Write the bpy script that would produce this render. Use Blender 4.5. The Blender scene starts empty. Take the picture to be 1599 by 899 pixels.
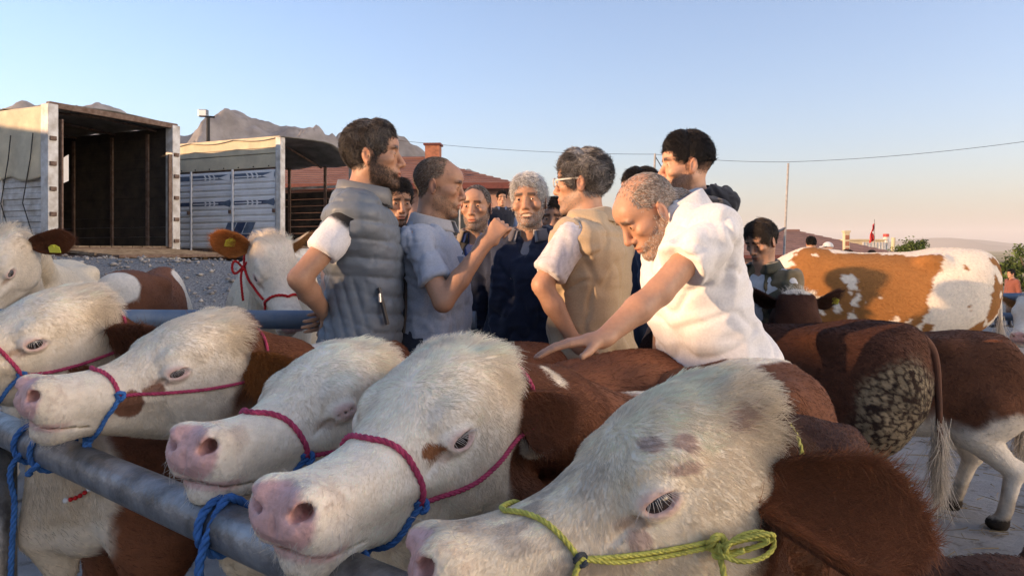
import bpy, bmesh, math, random
import numpy as np
from mathutils import Vector, Matrix
from mathutils.bvhtree import BVHTree

SC = bpy.context.scene
COL = SC.collection
random.seed(7)
RNG = np.random.default_rng(11)

# ------------------------------------------------------------------ camera, sky, sun, exposure
CAM_H, FPX, HORIZON = 1.28, 1200.0, 390.0          # metres, pixels (1599 wide photograph), pixel row
cam_d = bpy.data.cameras.new('camera')
cam = bpy.data.objects.new('camera', cam_d)
COL.objects.link(cam)
cam.location = (0, 0, CAM_H)
cam.rotation_euler = (math.radians(90), 0, 0)
cam_d.sensor_width = 36.0
cam_d.lens = 36.0 * FPX / 1599.0
cam_d.shift_y = -(449.5 - HORIZON) / 1599.0
cam_d.clip_start = 0.05
cam_d.clip_end = 30000
cam_d.dof.use_dof = False
SC.camera = cam

SUN_ELEV = math.radians(9.0)
SUN_DIR = Vector((0.93, 0.36, 0)).normalized()       # the way the light travels over the ground
world = bpy.data.worlds.new('World')
SC.world = world
world.use_nodes = True
wn = world.node_tree
sky = wn.nodes.new('ShaderNodeTexSky')
sky.sky_type = 'NISHITA'
sky.sun_disc = False
sky.sun_elevation = SUN_ELEV
sky.sun_rotation = -math.atan2(-SUN_DIR.x, -SUN_DIR.y)
sky.altitude = 900
sky.air_density = 1.0
sky.dust_density = 5.0
sky.ozone_density = 2.9
wn.links.new(sky.outputs[0], wn.nodes['Background'].inputs[0])
wn.nodes['Background'].inputs[1].default_value = 0.15
sun_d = bpy.data.lights.new('sun', 'SUN')
sun_d.energy = 3.5
sun_d.angle = math.radians(0.55)
sun_d.color = (1.0, 0.70, 0.42)
sun = bpy.data.objects.new('sun', sun_d)
COL.objects.link(sun)
sd = Vector((SUN_DIR.x * math.cos(SUN_ELEV), SUN_DIR.y * math.cos(SUN_ELEV), -math.sin(SUN_ELEV)))
sun.rotation_euler = sd.to_track_quat('-Z', 'Y').to_euler()
SC.view_settings.view_transform = 'Standard'
SC.view_settings.look = 'None'
SC.view_settings.gamma = 1
SC.view_settings.exposure = 1.5
SC.view_settings.use_white_balance = True          # the phone balances for open shade
SC.view_settings.white_balance_temperature = 7250
SC.view_settings.white_balance_tint = 20
SC.cycles.use_denoising = True
SC.cycles.max_bounces = 6
SC.cycles.transparent_max_bounces = 8


def at(u, v, d):
    """point seen at photograph pixel (u, v) when it stands d metres in front of the camera"""
    return np.array([(u - 799.5) / FPX * d, d, CAM_H - (v - HORIZON) / FPX * d])


# ------------------------------------------------------------------ tagging
def tag(o, label=None, cat=None, group=None, kind=None):
    if label: o['label'] = label
    if cat: o['category'] = cat
    if group: o['group'] = group
    if kind: o['kind'] = kind
    return o


def empty(name, loc=(0, 0, 0), rz=0.0):
    o = bpy.data.objects.new(name, None)
    COL.objects.link(o)
    o.location = loc
    o.rotation_euler = (0, 0, rz)
    return o


# ------------------------------------------------------------------ noise (numpy)
def _hash(ix, iy, iz, seed):
    h = (ix.astype(np.int64) * 374761393 + iy.astype(np.int64) * 668265263 + iz.astype(np.int64) * 2147483647 + seed * 144665) & 0xffffffff
    h = ((h ^ (h >> 13)) * 1274126177) & 0xffffffff
    h = ((h ^ (h >> 16)) * 2246822519) & 0xffffffff
    return ((h ^ (h >> 15)) & 0xffffff).astype(np.float32) / 0xffffff


def vnoise(P, freq=1.0, seed=0):
    q = np.asarray(P, np.float32) * freq + 100.0
    i = np.floor(q)
    f = q - i
    f = f * f * (3 - 2 * f)
    i = i.astype(np.int64)
    r = 0
    for dx in (0, 1):
        wx = f[..., 0] if dx else 1 - f[..., 0]
        for dy in (0, 1):
            wy = f[..., 1] if dy else 1 - f[..., 1]
            for dz in (0, 1):
                wz = f[..., 2] if dz else 1 - f[..., 2]
                r = r + wx * wy * wz * _hash(i[..., 0] + dx, i[..., 1] + dy, i[..., 2] + dz, seed)
    return r


def fbm(P, freq=1.0, octv=3, seed=0):
    a, s, t = 1.0, 0, 0
    for k in range(octv):
        s = s + a * vnoise(P, freq * 2 ** k, seed + 17 * k)
        t += a
        a *= .5
    return s / t


def sstep(a, b, x):
    t = np.clip((x - a) / (b - a), 0, 1)
    return t * t * (3 - 2 * t)


# ------------------------------------------------------------------ signed distance fields and surface nets
def axis_lines(segs):
    """segs: [(start, end, step), ...] laid end to end -> one increasing array"""
    out = []
    for a, b, s in segs:
        n = max(1, int(round((b - a) / s)))
        out.append(a + (b - a) * np.arange(n) / n)
    out.append(np.array([segs[-1][1]]))
    return np.concatenate(out).astype(np.float32)


def pchip(xt, yt, x):
    xt = np.asarray(xt, float); yt = np.asarray(yt, float)
    h = np.diff(xt); d = np.diff(yt) / h
    m = np.zeros_like(yt)
    m[0], m[-1] = d[0], d[-1]
    for i in range(1, len(xt) - 1):
        if d[i - 1] * d[i] > 0:
            w1, w2 = 2 * h[i] + h[i - 1], h[i] + 2 * h[i - 1]
            m[i] = (w1 + w2) / (w1 / d[i - 1] + w2 / d[i])
    k = np.clip(np.searchsorted(xt, x) - 1, 0, len(h) - 1)
    t = (x - xt[k]) / h[k]
    return ((2 * t**3 - 3 * t**2 + 1) * yt[k] + (t**3 - 2 * t**2 + t) * h[k] * m[k] + (-2 * t**3 + 3 * t**2) * yt[k + 1] + (t**3 - t**2) * h[k] * m[k + 1])


def frame(x, up=(0, 0, 1)):
    """3x3 with columns x, y, z : x given, z near up"""
    x = np.asarray(x, float); x = x / np.linalg.norm(x)
    y = np.cross(np.asarray(up, float), x)
    y = y / max(np.linalg.norm(y), 1e-9)
    return np.stack([x, y, np.cross(x, y)], 1)


def euler(rx=0, ry=0, rz=0):
    return np.array(Matrix.Rotation(math.radians(rz), 3, 'Z') @ Matrix.Rotation(math.radians(ry), 3, 'Y') @ Matrix.Rotation(math.radians(rx), 3, 'X'))


class Field:
    def __init__(s, xs, ys, zs):
        s.ax = [np.asarray(a, np.float32) for a in (xs, ys, zs)]
        s.F = np.full([len(a) for a in s.ax], 1.0, np.float32)
        s.R, s.t, s.S = np.eye(3), np.zeros(3), 1.0       # maps the space shapes are given in to grid space

    def to_grid(s, p):
        return s.R @ (np.asarray(p, float) * s.S) + s.t

    def _apply(s, lo, hi, fn, k, op):
        sl = []
        pad = abs(k) + .012
        for a in range(3):
            i0 = max(0, int(np.searchsorted(s.ax[a], lo[a] - pad)) - 2)
            i1 = min(len(s.ax[a]), int(np.searchsorted(s.ax[a], hi[a] + pad)) + 2)
            if i1 - i0 < 1: return
            sl.append(slice(i0, i1))
        X = s.ax[0][sl[0]][:, None, None]; Y = s.ax[1][sl[1]][None, :, None]; Z = s.ax[2][sl[2]][None, None, :]
        d = fn(X, Y, Z)
        f = s.F[tuple(sl)]
        if op == 'sub':
            d = -d
            h = np.clip(.5 - .5 * (d - f) / k, 0, 1) if k > 0 else (f > d).astype(np.float32)
            r = d + (f - d) * h
            if k > 0: r = r + k * h * (1 - h)
            else: r = np.maximum(f, d)
        else:
            if k > 0:
                h = np.clip(.5 + .5 * (d - f) / k, 0, 1)
                r = d + (f - d) * h - k * h * (1 - h)
            else:
                r = np.minimum(f, d)
        s.F[tuple(sl)] = r

    def cone(s, a, b, ra, rb, k=.02, flat=None, op='add'):
        """round cone from a to b; flat=(normal, factor) squashes it along a direction"""
        a = s.to_grid(a); b = s.to_grid(b); ra *= s.S; rb *= s.S
        r = max(ra, rb)
        lo, hi = np.minimum(a, b) - r, np.maximum(a, b) + r
        ab = b - a; L2 = max(float(ab @ ab), 1e-12)
        if flat is not None:
            n = s.R @ np.asarray(flat[0], float); n = n / np.linalg.norm(n); fs = 1.0 / flat[1]

        def fn(X, Y, Z):
            px, py, pz = X - a[0], Y - a[1], Z - a[2]
            t = np.clip((px * ab[0] + py * ab[1] + pz * ab[2]) / L2, 0, 1)
            qx, qy, qz = px - t * ab[0], py - t * ab[1], pz - t * ab[2]
            l2 = qx * qx + qy * qy + qz * qz
            if flat is not None:
                dn = qx * n[0] + qy * n[1] + qz * n[2]
                l2e = l2 + (fs * fs - 1) * dn * dn
                l = np.sqrt(l2); le = np.sqrt(l2e) + 1e-9
                return (le - (ra + t * (rb - ra))) * np.clip(l / le, .25, 1)
            return np.sqrt(l2) - (ra + t * (rb - ra))
        s._apply(lo, hi, fn, k, op)

    def chain(s, pts, rads, k=.02, flat=None):
        for i in range(len(pts) - 1):
            s.cone(pts[i], pts[i + 1], rads[i], rads[i + 1], k if i == 0 else min(k, .015), flat)

    def ell(s, c, rad, rot=None, k=.02, op='add'):
        c = s.to_grid(c); rad = np.asarray(rad, float) * s.S
        M = s.R @ (rot if rot is not None else np.eye(3))
        e = np.sqrt(((M * rad[None, :])**2).sum(1))
        A = M.T

        def fn(X, Y, Z):
            px, py, pz = X - c[0], Y - c[1], Z - c[2]
            x = A[0, 0] * px + A[0, 1] * py + A[0, 2] * pz
            y = A[1, 0] * px + A[1, 1] * py + A[1, 2] * pz
            z = A[2, 0] * px + A[2, 1] * py + A[2, 2] * pz
            k0 = np.sqrt((x / rad[0])**2 + (y / rad[1])**2 + (z / rad[2])**2) + 1e-6
            k1 = np.sqrt((x / rad[0]**2)**2 + (y / rad[1]**2)**2 + (z / rad[2]**2)**2) + 1e-6
            return k0 * (k0 - 1) / k1
        s._apply(c - e, c + e, fn, k, op)

    def loft(s, x, top, bot, w, n=2.2, pos=(0, 0, 0), rot=None, k=.02, op='add'):
        """body swept along its own x axis with superellipse sections: dorsal line top, ventral line bot, half width w"""
        M = s.R @ (rot if rot is not None else np.eye(3))
        p0 = s.to_grid(pos)
        x = np.asarray(x, float) * s.S
        order = np.argsort(x)
        x = x[order]
        tb = [np.broadcast_to(np.asarray(q, float), x.shape)[order] for q in (top, bot, w, n)]
        N = 600
        xg = np.linspace(x[0], x[-1], N)
        T, B, W = [pchip(x, q * s.S, xg) for q in tb[:3]]
        E = pchip(x, tb[3], xg).astype(np.float32)
        zc = ((T + B) / 2).astype(np.float32); hh = np.maximum((T - B) / 2, .002).astype(np.float32); W = np.maximum(W, .002).astype(np.float32)
        cs = np.array([[xx, yy, zz] for xx in (x[0], x[-1]) for yy in (-W.max(), W.max()) for zz in (B.min(), T.max())]) @ M.T + p0
        A = M.T
        dx = (x[-1] - x[0]) / (N - 1)

        def fn(X, Y, Z):
            px, py, pz = X - p0[0], Y - p0[1], Z - p0[2]
            xl = A[0, 0] * px + A[0, 1] * py + A[0, 2] * pz
            yl = A[1, 0] * px + A[1, 1] * py + A[1, 2] * pz
            zl = A[2, 0] * px + A[2, 1] * py + A[2, 2] * pz
            i = np.clip(((xl - x[0]) / dx), 0, N - 1).astype(np.int32)
            z = zl - zc[i]
            ee = E[i]
            rho = ((np.abs(yl) / W[i])**ee + (np.abs(z) / hh[i])**ee)**(1 / ee) + 1e-6
            l = np.sqrt(yl * yl + z * z)
            dr = np.where(rho > .2, l * (1 - 1 / rho), -np.minimum(W[i], hh[i]) * .8)
            ov = np.maximum(np.maximum(x[0] - xl, xl - x[-1]), 0)
            return np.where(ov > 0, np.sqrt(np.maximum(dr, 0)**2 + ov * ov), np.maximum(dr, np.maximum(x[0] - xl, xl - x[-1])))
        s._apply(cs.min(0), cs.max(0), fn, k, op)

    def custom(s, lo, hi, fn, k=.005, op='sub'):
        """fn in grid space"""
        s._apply(np.asarray(lo), np.asarray(hi), fn, k, op)

    def mesh(s):
        F = s.F
        ins = F < 0
        nx, ny, nz = F.shape
        c = np.zeros((nx - 1, ny - 1, nz - 1), np.int8)
        for dx in (0, 1):
            for dy in (0, 1):
                for dz in (0, 1):
                    c += ins[dx:nx - 1 + dx, dy:ny - 1 + dy, dz:nz - 1 + dz]
        act = (c > 0) & (c < 8)
        I = np.argwhere(act)
        idx = np.full(act.shape, -1, np.int32)
        idx[act] = np.arange(len(I))
        acc = np.zeros((len(I), 3), np.float32); cnt = np.zeros(len(I), np.float32)
        corners = [(a, b, d) for a in (0, 1) for b in (0, 1) for d in (0, 1)]
        V = {q: F[I[:, 0] + q[0], I[:, 1] + q[1], I[:, 2] + q[2]] for q in corners}
        for q in corners:
            for a in range(3):
                if q[a] == 0:
                    q2 = list(q); q2[a] = 1; q2 = tuple(q2)
                    v0, v1 = V[q], V[q2]
                    m = (v0 < 0) != (v1 < 0)
                    t = np.where(m, v0 / np.where(m, v0 - v1, 1), 0)
                    p = np.tile(np.array(q, np.float32), (len(I), 1)); p[:, a] += t
                    acc[m] += p[m]; cnt[m] += 1
        fr = acc / cnt[:, None]
        P = np.empty((len(I), 3), np.float32)
        for a in range(3):
            g = s.ax[a]
            P[:, a] = g[I[:, a]] + fr[:, a] * (g[I[:, a] + 1] - g[I[:, a]])
        quads = []
        for a in range(3):
            b, d = (a + 1) % 3, (a + 2) % 3
            s0 = [slice(None)] * 3; s1 = [slice(None)] * 3
            s0[a] = slice(0, -1); s1[a] = slice(1, None)
            ch = ins[tuple(s0)] != ins[tuple(s1)]
            E = np.argwhere(ch)
            E = E[(E[:, b] > 0) & (E[:, d] > 0) & (E[:, b] < F.shape[b] - 1) & (E[:, d] < F.shape[d] - 1)]
            st = ins[tuple(E.T)]
            def cell(ob, od):
                q = E.copy(); q[:, b] -= ob; q[:, d] -= od
                return idx[tuple(q.T)]
            Q = np.stack([cell(1, 1), cell(0, 1), cell(0, 0), cell(1, 0)], 1)
            Q[~st] = Q[~st][:, ::-1]
            quads.append(Q)
        Q = np.concatenate(quads)
        return P, Q[(Q >= 0).all(1)]


def vnormals(V, Q):
    a, b, c, d = (V[Q[:, i]] for i in range(4))
    n = np.cross(c - a, d - b)
    N = np.zeros_like(V)
    for i in range(4):
        for k in range(3):
            N[:, k] += np.bincount(Q[:, i], n[:, k], len(V))
    return N / (np.linalg.norm(N, axis=1, keepdims=True) + 1e-12)


def smooth(V, Q, it=1, lam=.5):
    E = np.concatenate([Q[:, [0, 1]], Q[:, [1, 2]], Q[:, [2, 3]], Q[:, [3, 0]]])
    deg = np.bincount(E.ravel(), minlength=len(V))[:, None] + 1e-9
    for _ in range(it):
        A = np.stack([np.bincount(E[:, 0], V[E[:, 1], k], len(V)) + np.bincount(E[:, 1], V[E[:, 0], k], len(V)) for k in range(3)], 1) / deg
        V = V + lam * (A - V)
    return V.astype(np.float32)


def mesh_obj(name, V, Q, mat, parent=None, col=None, M=None, flat=False):
    """numpy verts + quads (or tris) -> mesh object; col: per-vertex rgb stored as colour attribute 'coat'"""
    me = bpy.data.meshes.new(name)
    V = np.asarray(V, np.float32); Q = np.asarray(Q, np.int32)
    k = Q.shape[1]
    me.vertices.add(len(V)); me.vertices.foreach_set('co', V.ravel())
    me.loops.add(Q.size); me.loops.foreach_set('vertex_index', Q.ravel())
    me.polygons.add(len(Q)); me.polygons.foreach_set('loop_start', np.arange(0, Q.size, k, dtype=np.int32))
    me.update(calc_edges=True)
    me.validate()
    if not flat: me.polygons.foreach_set('use_smooth', np.ones(len(me.polygons), bool))
    if col is not None:
        at_ = me.color_attributes.new('coat', 'FLOAT_COLOR', 'POINT')
        col = np.asarray(col)
        at_.data.foreach_set('color', (col if col.shape[1] == 4 else np.concatenate([col, np.zeros((len(col), 1))], 1)).astype(np.float32).ravel())
    me.materials.append(mat)
    o = bpy.data.objects.new(name, me)
    COL.objects.link(o)
    if parent is not None: o.parent = parent
    if M is not None: o.matrix_local = M
    return o


def strands(name, P0, D, N, L, col, mat, parent=None, rad=.0005, lie=.3, curl=.15, npt=4, clump=.0, seed=1):
    """hair: roots P0, lie directions D (tangent), normals N, lengths L, one colour per strand"""
    n = len(P0)
    rg = np.random.default_rng(seed)
    T = D - (D * N).sum(1, keepdims=True) * N
    T /= np.linalg.norm(T, axis=1, keepdims=True) + 1e-9
    B = np.cross(N, T)
    sw = rg.normal(0, 1, n)[:, None] * curl
    T2 = T + B * sw; T2 /= np.linalg.norm(T2, axis=1, keepdims=True)
    L = L * rg.uniform(.65, 1.25, n)
    P = np.zeros((n, npt, 3), np.float32)
    lie = np.broadcast_to(np.asarray(lie, float), (n,))
    bend = rg.normal(0, 1, n)[:, None] * curl
    for i in range(npt):
        t = i / (npt - 1)
        up = (lie * t + (.0) - .35 * lie * t * t)[:, None]
        P[:, i] = P0 + L[:, None] * (T2 * t * (1 - .25 * lie[:, None] * t) + N * up + B * bend * t * t)
    cu = bpy.data.hair_curves.new(name)
    cu.add_curves([npt] * n)
    cu.points.foreach_set('position', P.ravel())
    ra = cu.attributes.get('radius') or cu.attributes.new('radius', 'FLOAT', 'POINT')
    rr = np.broadcast_to(np.asarray(rad, float), (n,))[:, None] * np.linspace(1, .25, npt)[None, :]
    ra.data.foreach_set('value', rr.astype(np.float32).ravel())
    ca = cu.attributes.new('coat', 'FLOAT_COLOR', 'CURVE')
    ca.data.foreach_set('color', np.concatenate([col, np.ones((n, 1))], 1).astype(np.float32).ravel())
    cu.materials.append(mat)
    o = bpy.data.objects.new(name, cu)
    COL.objects.link(o)
    if parent is not None: o.parent = parent
    return o


def sample_roots(V, Q, dens, n, seed=3):
    """random points on the quads, weighted by area and the per-vertex density; returns points, weights on quad corners, quad ids"""
    rg = np.random.default_rng(seed)
    a, b, c, d = (V[Q[:, i]] for i in range(4))
    ar = .5 * np.linalg.norm(np.cross(c - a, d - b), axis=1) * dens[Q].mean(1)
    cdf = np.cumsum(ar)
    q = np.searchsorted(cdf, rg.uniform(0, cdf[-1], n)).clip(0, len(Q) - 1)
    u, v = rg.uniform(0, 1, n), rg.uniform(0, 1, n)
    W = np.stack([(1 - u) * (1 - v), u * (1 - v), u * v, (1 - u) * v], 1)
    return q, W


def lerp_attr(A, Q, q, W):
    return (A[Q[q]] * (W[..., None] if A.ndim > 1 else W)).sum(1)


# ------------------------------------------------------------------ materials
def nodemat(name):
    m = bpy.data.materials.new(name)
    m.use_nodes = True
    nt = m.node_tree
    return m, nt, nt.nodes['Principled BSDF']


def N(nt, t, **kw):
    n = nt.nodes.new('ShaderNode' + t)
    for k, v in kw.items():
        if k.startswith('i_'):
            key = k[2:]
            n.inputs[int(key) if key.isdigit() else key.replace('_', ' ')].default_value = v
        else:
            setattr(n, k, v)
    return n


def mat_plain(name, rgb, rough=.6, metal=0.0, var=.12, scale=8.0, bump=.0, bscale=60.0, var2=None, coords='Object', spec=.5, detail=4.0):
    """base colour broken up by noise (or towards var2), optional fine relief"""
    m, nt, b = nodemat(name)
    tc = N(nt, 'TexCoord')
    no = N(nt, 'TexNoise', i_Scale=scale, i_Detail=detail, i_Roughness=.6)
    nt.links.new(tc.outputs[coords], no.inputs['Vector'])
    mx = N(nt, 'Mix', data_type='RGBA')
    lo = [c * (1 - var) for c in rgb] if var2 is None else list(rgb)
    hi = [min(1, c * (1 + var)) for c in rgb] if var2 is None else list(var2)
    mx.inputs[6].default_value = (*lo, 1); mx.inputs[7].default_value = (*hi, 1)
    rp = N(nt, 'MapRange', i_1=.35, i_2=.65)
    nt.links.new(no.outputs[0], rp.inputs[0])
    nt.links.new(rp.outputs[0], mx.inputs[0])
    nt.links.new(mx.outputs[2], b.inputs['Base Color'])
    b.inputs['Roughness'].default_value = rough
    b.inputs['Metallic'].default_value = metal
    b.inputs['Specular IOR Level'].default_value = spec
    if bump:
        n2 = N(nt, 'TexNoise', i_Scale=bscale, i_Detail=5.0, i_Roughness=.6)
        nt.links.new(tc.outputs[coords], n2.inputs['Vector'])
        bp = N(nt, 'Bump', i_Strength=bump, i_Distance=.01)
        nt.links.new(n2.outputs[0], bp.inputs['Height'])
        nt.links.new(bp.outputs[0], b.inputs['Normal'])
    return m


def mat_coat(name, rough=.75, sss=.0, bump=.3, bscale=220.0, spec=.25, sheen=0.0, trans=0.0, mott=.15):
    """takes its base colour from the 'coat' attribute, with a fine mottle"""
    m, nt, b = nodemat(name)
    a = N(nt, 'Attribute', attribute_name='coat')
    tc = N(nt, 'TexCoord')
    no = N(nt, 'TexNoise', i_Scale=bscale * .35, i_Detail=4.0)
    nt.links.new(tc.outputs['Object'], no.inputs['Vector'])
    rp = N(nt, 'MapRange', i_1=.3, i_2=.7, i_3=1 - mott, i_4=1 + mott)
    nt.links.new(no.outputs[0], rp.inputs[0])
    mx = N(nt, 'VectorMath', operation='SCALE')
    nt.links.new(a.outputs['Color'], mx.inputs[0]); nt.links.new(rp.outputs[0], mx.inputs['Scale'])
    nt.links.new(mx.outputs[0], b.inputs['Base Color'])
    wr = N(nt, 'MapRange', i_3=rough, i_4=rough * .42)          # alpha marks moist bare skin
    nt.links.new(a.outputs['Alpha'], wr.inputs[0]); nt.links.new(wr.outputs[0], b.inputs['Roughness'])
    b.inputs['Specular IOR Level'].default_value = spec
    if sss:
        b.inputs['Subsurface Weight'].default_value = sss
        b.inputs['Subsurface Radius'].default_value = (.012, .005, .003)
        b.inputs['Subsurface Scale'].default_value = .6
    if sheen:
        b.inputs['Sheen Weight'].default_value = sheen
        b.inputs['Sheen Roughness'].default_value = .5
    if bump:
        n2 = N(nt, 'TexNoise', i_Scale=bscale, i_Detail=3.0)
        nt.links.new(tc.outputs['Object'], n2.inputs['Vector'])
        bp = N(nt, 'Bump', i_Strength=bump, i_Distance=.004)
        nt.links.new(n2.outputs[0], bp.inputs['Height']); nt.links.new(bp.outputs[0], b.inputs['Normal'])
    return m


def mat_hair(name, trans=.35, rough=.55):
    m, nt, b = nodemat(name)
    a = N(nt, 'Attribute', attribute_name='coat')
    nt.links.new(a.outputs['Color'], b.inputs['Base Color'])
    b.inputs['Roughness'].default_value = rough
    b.inputs['Specular IOR Level'].default_value = .3
    tr = N(nt, 'BsdfTranslucent')
    nt.links.new(a.outputs['Color'], tr.inputs['Color'])
    ms = N(nt, 'MixShader', i_0=trans)
    nt.links.new(b.outputs[0], ms.inputs[1]); nt.links.new(tr.outputs[0], ms.inputs[2])
    nt.links.new(ms.outputs[0], nt.nodes['Material Output'].inputs[0])
    return m


# ------------------------------------------------------------------ hard-surface helpers
class MB:
    """collects boxes, prisms and tubes; build() links them as one mesh object"""
    def __init__(s):
        s.v, s.f = [], []

    def box(s, lo, hi, M=None):
        b = len(s.v)
        for x in (lo[0], hi[0]):
            for y in (lo[1], hi[1]):
                for z in (lo[2], hi[2]):
                    p = Vector((x, y, z))
                    s.v.append(tuple(M @ p) if M is not None else tuple(p))
        for q in ((0, 1, 3, 2), (4, 6, 7, 5), (0, 4, 5, 1), (2, 3, 7, 6), (0, 2, 6, 4), (1, 5, 7, 3)):
            s.f.append([b + i for i in q])
        return s

    def tube(s, pts, r, n=10, cap=True):
        pts = [Vector(p) for p in pts]
        b = len(s.v)
        t0 = (pts[1] - pts[0]).normalized()
        up = Vector((0, 0, 1)) if abs(t0.z) < .9 else Vector((1, 0, 0))
        u = t0.cross(up).normalized()
        rs = r if isinstance(r, (list, tuple, np.ndarray)) else [r] * len(pts)
        for i, p in enumerate(pts):
            t = (pts[min(i + 1, len(pts) - 1)] - pts[max(i - 1, 0)]).normalized()
            u = (u - t * u.dot(t)).normalized()
            w = t.cross(u)
            for j in range(n):
                a = 2 * math.pi * j / n
                s.v.append(tuple(p + (u * math.cos(a) + w * math.sin(a)) * rs[i]))
        for i in range(len(pts) - 1):
            for j in range(n):
                s.f.append([b + i * n + j, b + i * n + (j + 1) % n, b + (i + 1) * n + (j + 1) % n, b + (i + 1) * n + j])
        if cap:
            s.f.append([b + j for j in range(n)][::-1])
            e = b + (len(pts) - 1) * n
            s.f.append([e + j for j in range(n)])
        return s

    def poly(s, pts, thick=None, nrm=None):
        """flat outline given a thickness along nrm"""
        b = len(s.v); n = len(pts)
        s.v += [tuple(p) for p in pts]
        if thick is None:
            s.f.append([b + i for i in range(n)])
            return s
        d = Vector(nrm) * thick
        s.v += [tuple(Vector(p) + d) for p in pts]
        s.f.append([b + i for i in range(n)][::-1]); s.f.append([b + n + i for i in range(n)])
        for i in range(n):
            j = (i + 1) % n
            s.f.append([b + i, b + j, b + n + j, b + n + i])
        return s

    def build(s, name, mat, parent=None, bevel=0.0, smooth=False):
        me = bpy.data.meshes.new(name)
        me.from_pydata(s.v, [], s.f)
        bm = bmesh.new(); bm.from_mesh(me)
        bmesh.ops.recalc_face_normals(bm, faces=bm.faces)
        if bevel:
            bmesh.ops.bevel(bm, geom=list(bm.edges), offset=bevel, segments=2, profile=.5, affect='EDGES')
        if smooth:
            for f in bm.faces: f.smooth = len(f.verts) == 4
        bm.to_mesh(me); bm.free()
        me.materials.append(mat)
        o = bpy.data.objects.new(name, me)
        COL.objects.link(o)
        if parent is not None: o.parent = parent
        return o
# ------------------------------------------------------------------ ground, far land, mountains
def ground_z(x, y):
    x = np.asarray(x, float); y = np.asarray(y, float)
    bank = 1.16 * sstep(5.6, 10.6, y + .12 * x) * sstep(12.9, 11.4, y + .43 * (x + 6.0)) * sstep(2.2, -1.2, x)
    back = .16 * sstep(9, 13, y) * sstep(2, -2, x) + .42 * sstep(7.5, 11.0, y) * sstep(17, 15, y) * sstep(2.6, 1.2, x) * sstep(-3.4, -2.0, x)
    fall = -2.6 * sstep(8.0, 42.0, y) * sstep(-2.0, 9.0, x) - 5.0 * sstep(40, 400, y) * sstep(-80, 30, x - y * .05)
    lump = (fbm(np.stack([x, y, 0 * x], -1), 1.3, 3, 2) - .5) * (.03 + .10 * (bank > .05)) * sstep(3.2, 6, y)
    return np.maximum(bank, back) + fall + lump


def mat_ground():
    m, nt, b = nodemat('yard_ground')
    L = nt.links
    g = N(nt, 'NewGeometry'); sx = N(nt, 'SeparateXYZ'); L.new(g.outputs['Position'], sx.inputs[0])
    def noise(sc, det=5.0, rough=.6):
        n = N(nt, 'TexNoise', i_Scale=sc, i_Detail=det, i_Roughness=rough); L.new(g.outputs['Position'], n.inputs['Vector']); return n
    def ramp(src, stops):
        r = N(nt, 'ValToRGB'); e = r.color_ramp.elements
        while len(e) < len(stops): e.new(.5)
        for el, (p, c) in zip(e, stops): el.position = p; el.color = (*c, 1)
        L.new(src, r.inputs[0]); return r
    conc = ramp(noise(2.2).outputs[0], [(.3, (.20, .19, .18)), (.55, (.31, .30, .285)), (.75, (.38, .365, .34))])
    dung = ramp(noise(5.0, 8.0, .7).outputs[0], [(.56, (0, 0, 0)), (.68, (1, 1, 1))])
    m1 = N(nt, 'Mix', data_type='RGBA'); m1.inputs[7].default_value = (.085, .062, .042, 1)
    L.new(dung.outputs[0], m1.inputs[0]); L.new(conc.outputs[0], m1.inputs[6])
    grav = ramp(noise(38.0, 4.0, .75).outputs[0], [(.34, (.085, .08, .075)), (.5, (.22, .21, .195)), (.68, (.40, .38, .35))])
    isb = N(nt, 'MapRange', i_1=5.2, i_2=6.2); L.new(sx.outputs['Y'], isb.inputs[0])
    m2 = N(nt, 'Mix', data_type='RGBA'); L.new(isb.outputs[0], m2.inputs[0]); L.new(m1.outputs[2], m2.inputs[6]); L.new(grav.outputs[0], m2.inputs[7])
    field = ramp(noise(.006, 6.0).outputs[0], [(.36, (.19, .15, .07)), (.47, (.40, .30, .14)), (.53, (.46, .36, .18)), (.62, (.22, .19, .09))])
    far = N(nt, 'MapRange', i_1=45.0, i_2=110.0); L.new(sx.outputs['Y'], far.inputs[0])
    m3 = N(nt, 'Mix', data_type='RGBA'); L.new(far.outputs[0], m3.inputs[0]); L.new(m2.outputs[2], m3.inputs[6]); L.new(field.outputs[0], m3.inputs[7])
    L.new(m3.outputs[2], b.inputs['Base Color'])
    b.inputs['Roughness'].default_value = .9; b.inputs['Specular IOR Level'].default_value = .2
    bp = N(nt, 'Bump', i_Strength=.6, i_Distance=.03); L.new(noise(30.0, 6.0, .7).outputs[0], bp.inputs['Height']); L.new(bp.outputs[0], b.inputs['Normal'])
    return m


gx = np.concatenate([-np.geomspace(26, 14000, 26)[::-1], np.arange(-25, 25.01, .4), np.geomspace(26, 14000, 26)])
gy = np.concatenate([-np.geomspace(14, 6000, 16)[::-1], np.arange(-13, 30.01, .4), np.geomspace(31, 16000, 44)])
GX, GY = np.meshgrid(gx, gy, indexing='ij')
GV = np.stack([GX, GY, ground_z(GX, GY)], -1).reshape(-1, 3)
ii = np.arange(len(gx) * len(gy)).reshape(len(gx), len(gy))
GQ = np.stack([ii[:-1, :-1], ii[1:, :-1], ii[1:, 1:], ii[:-1, 1:]], -1).reshape(-1, 4)
tag(mesh_obj('ground', GV, GQ, mat_ground()), kind='structure')

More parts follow.
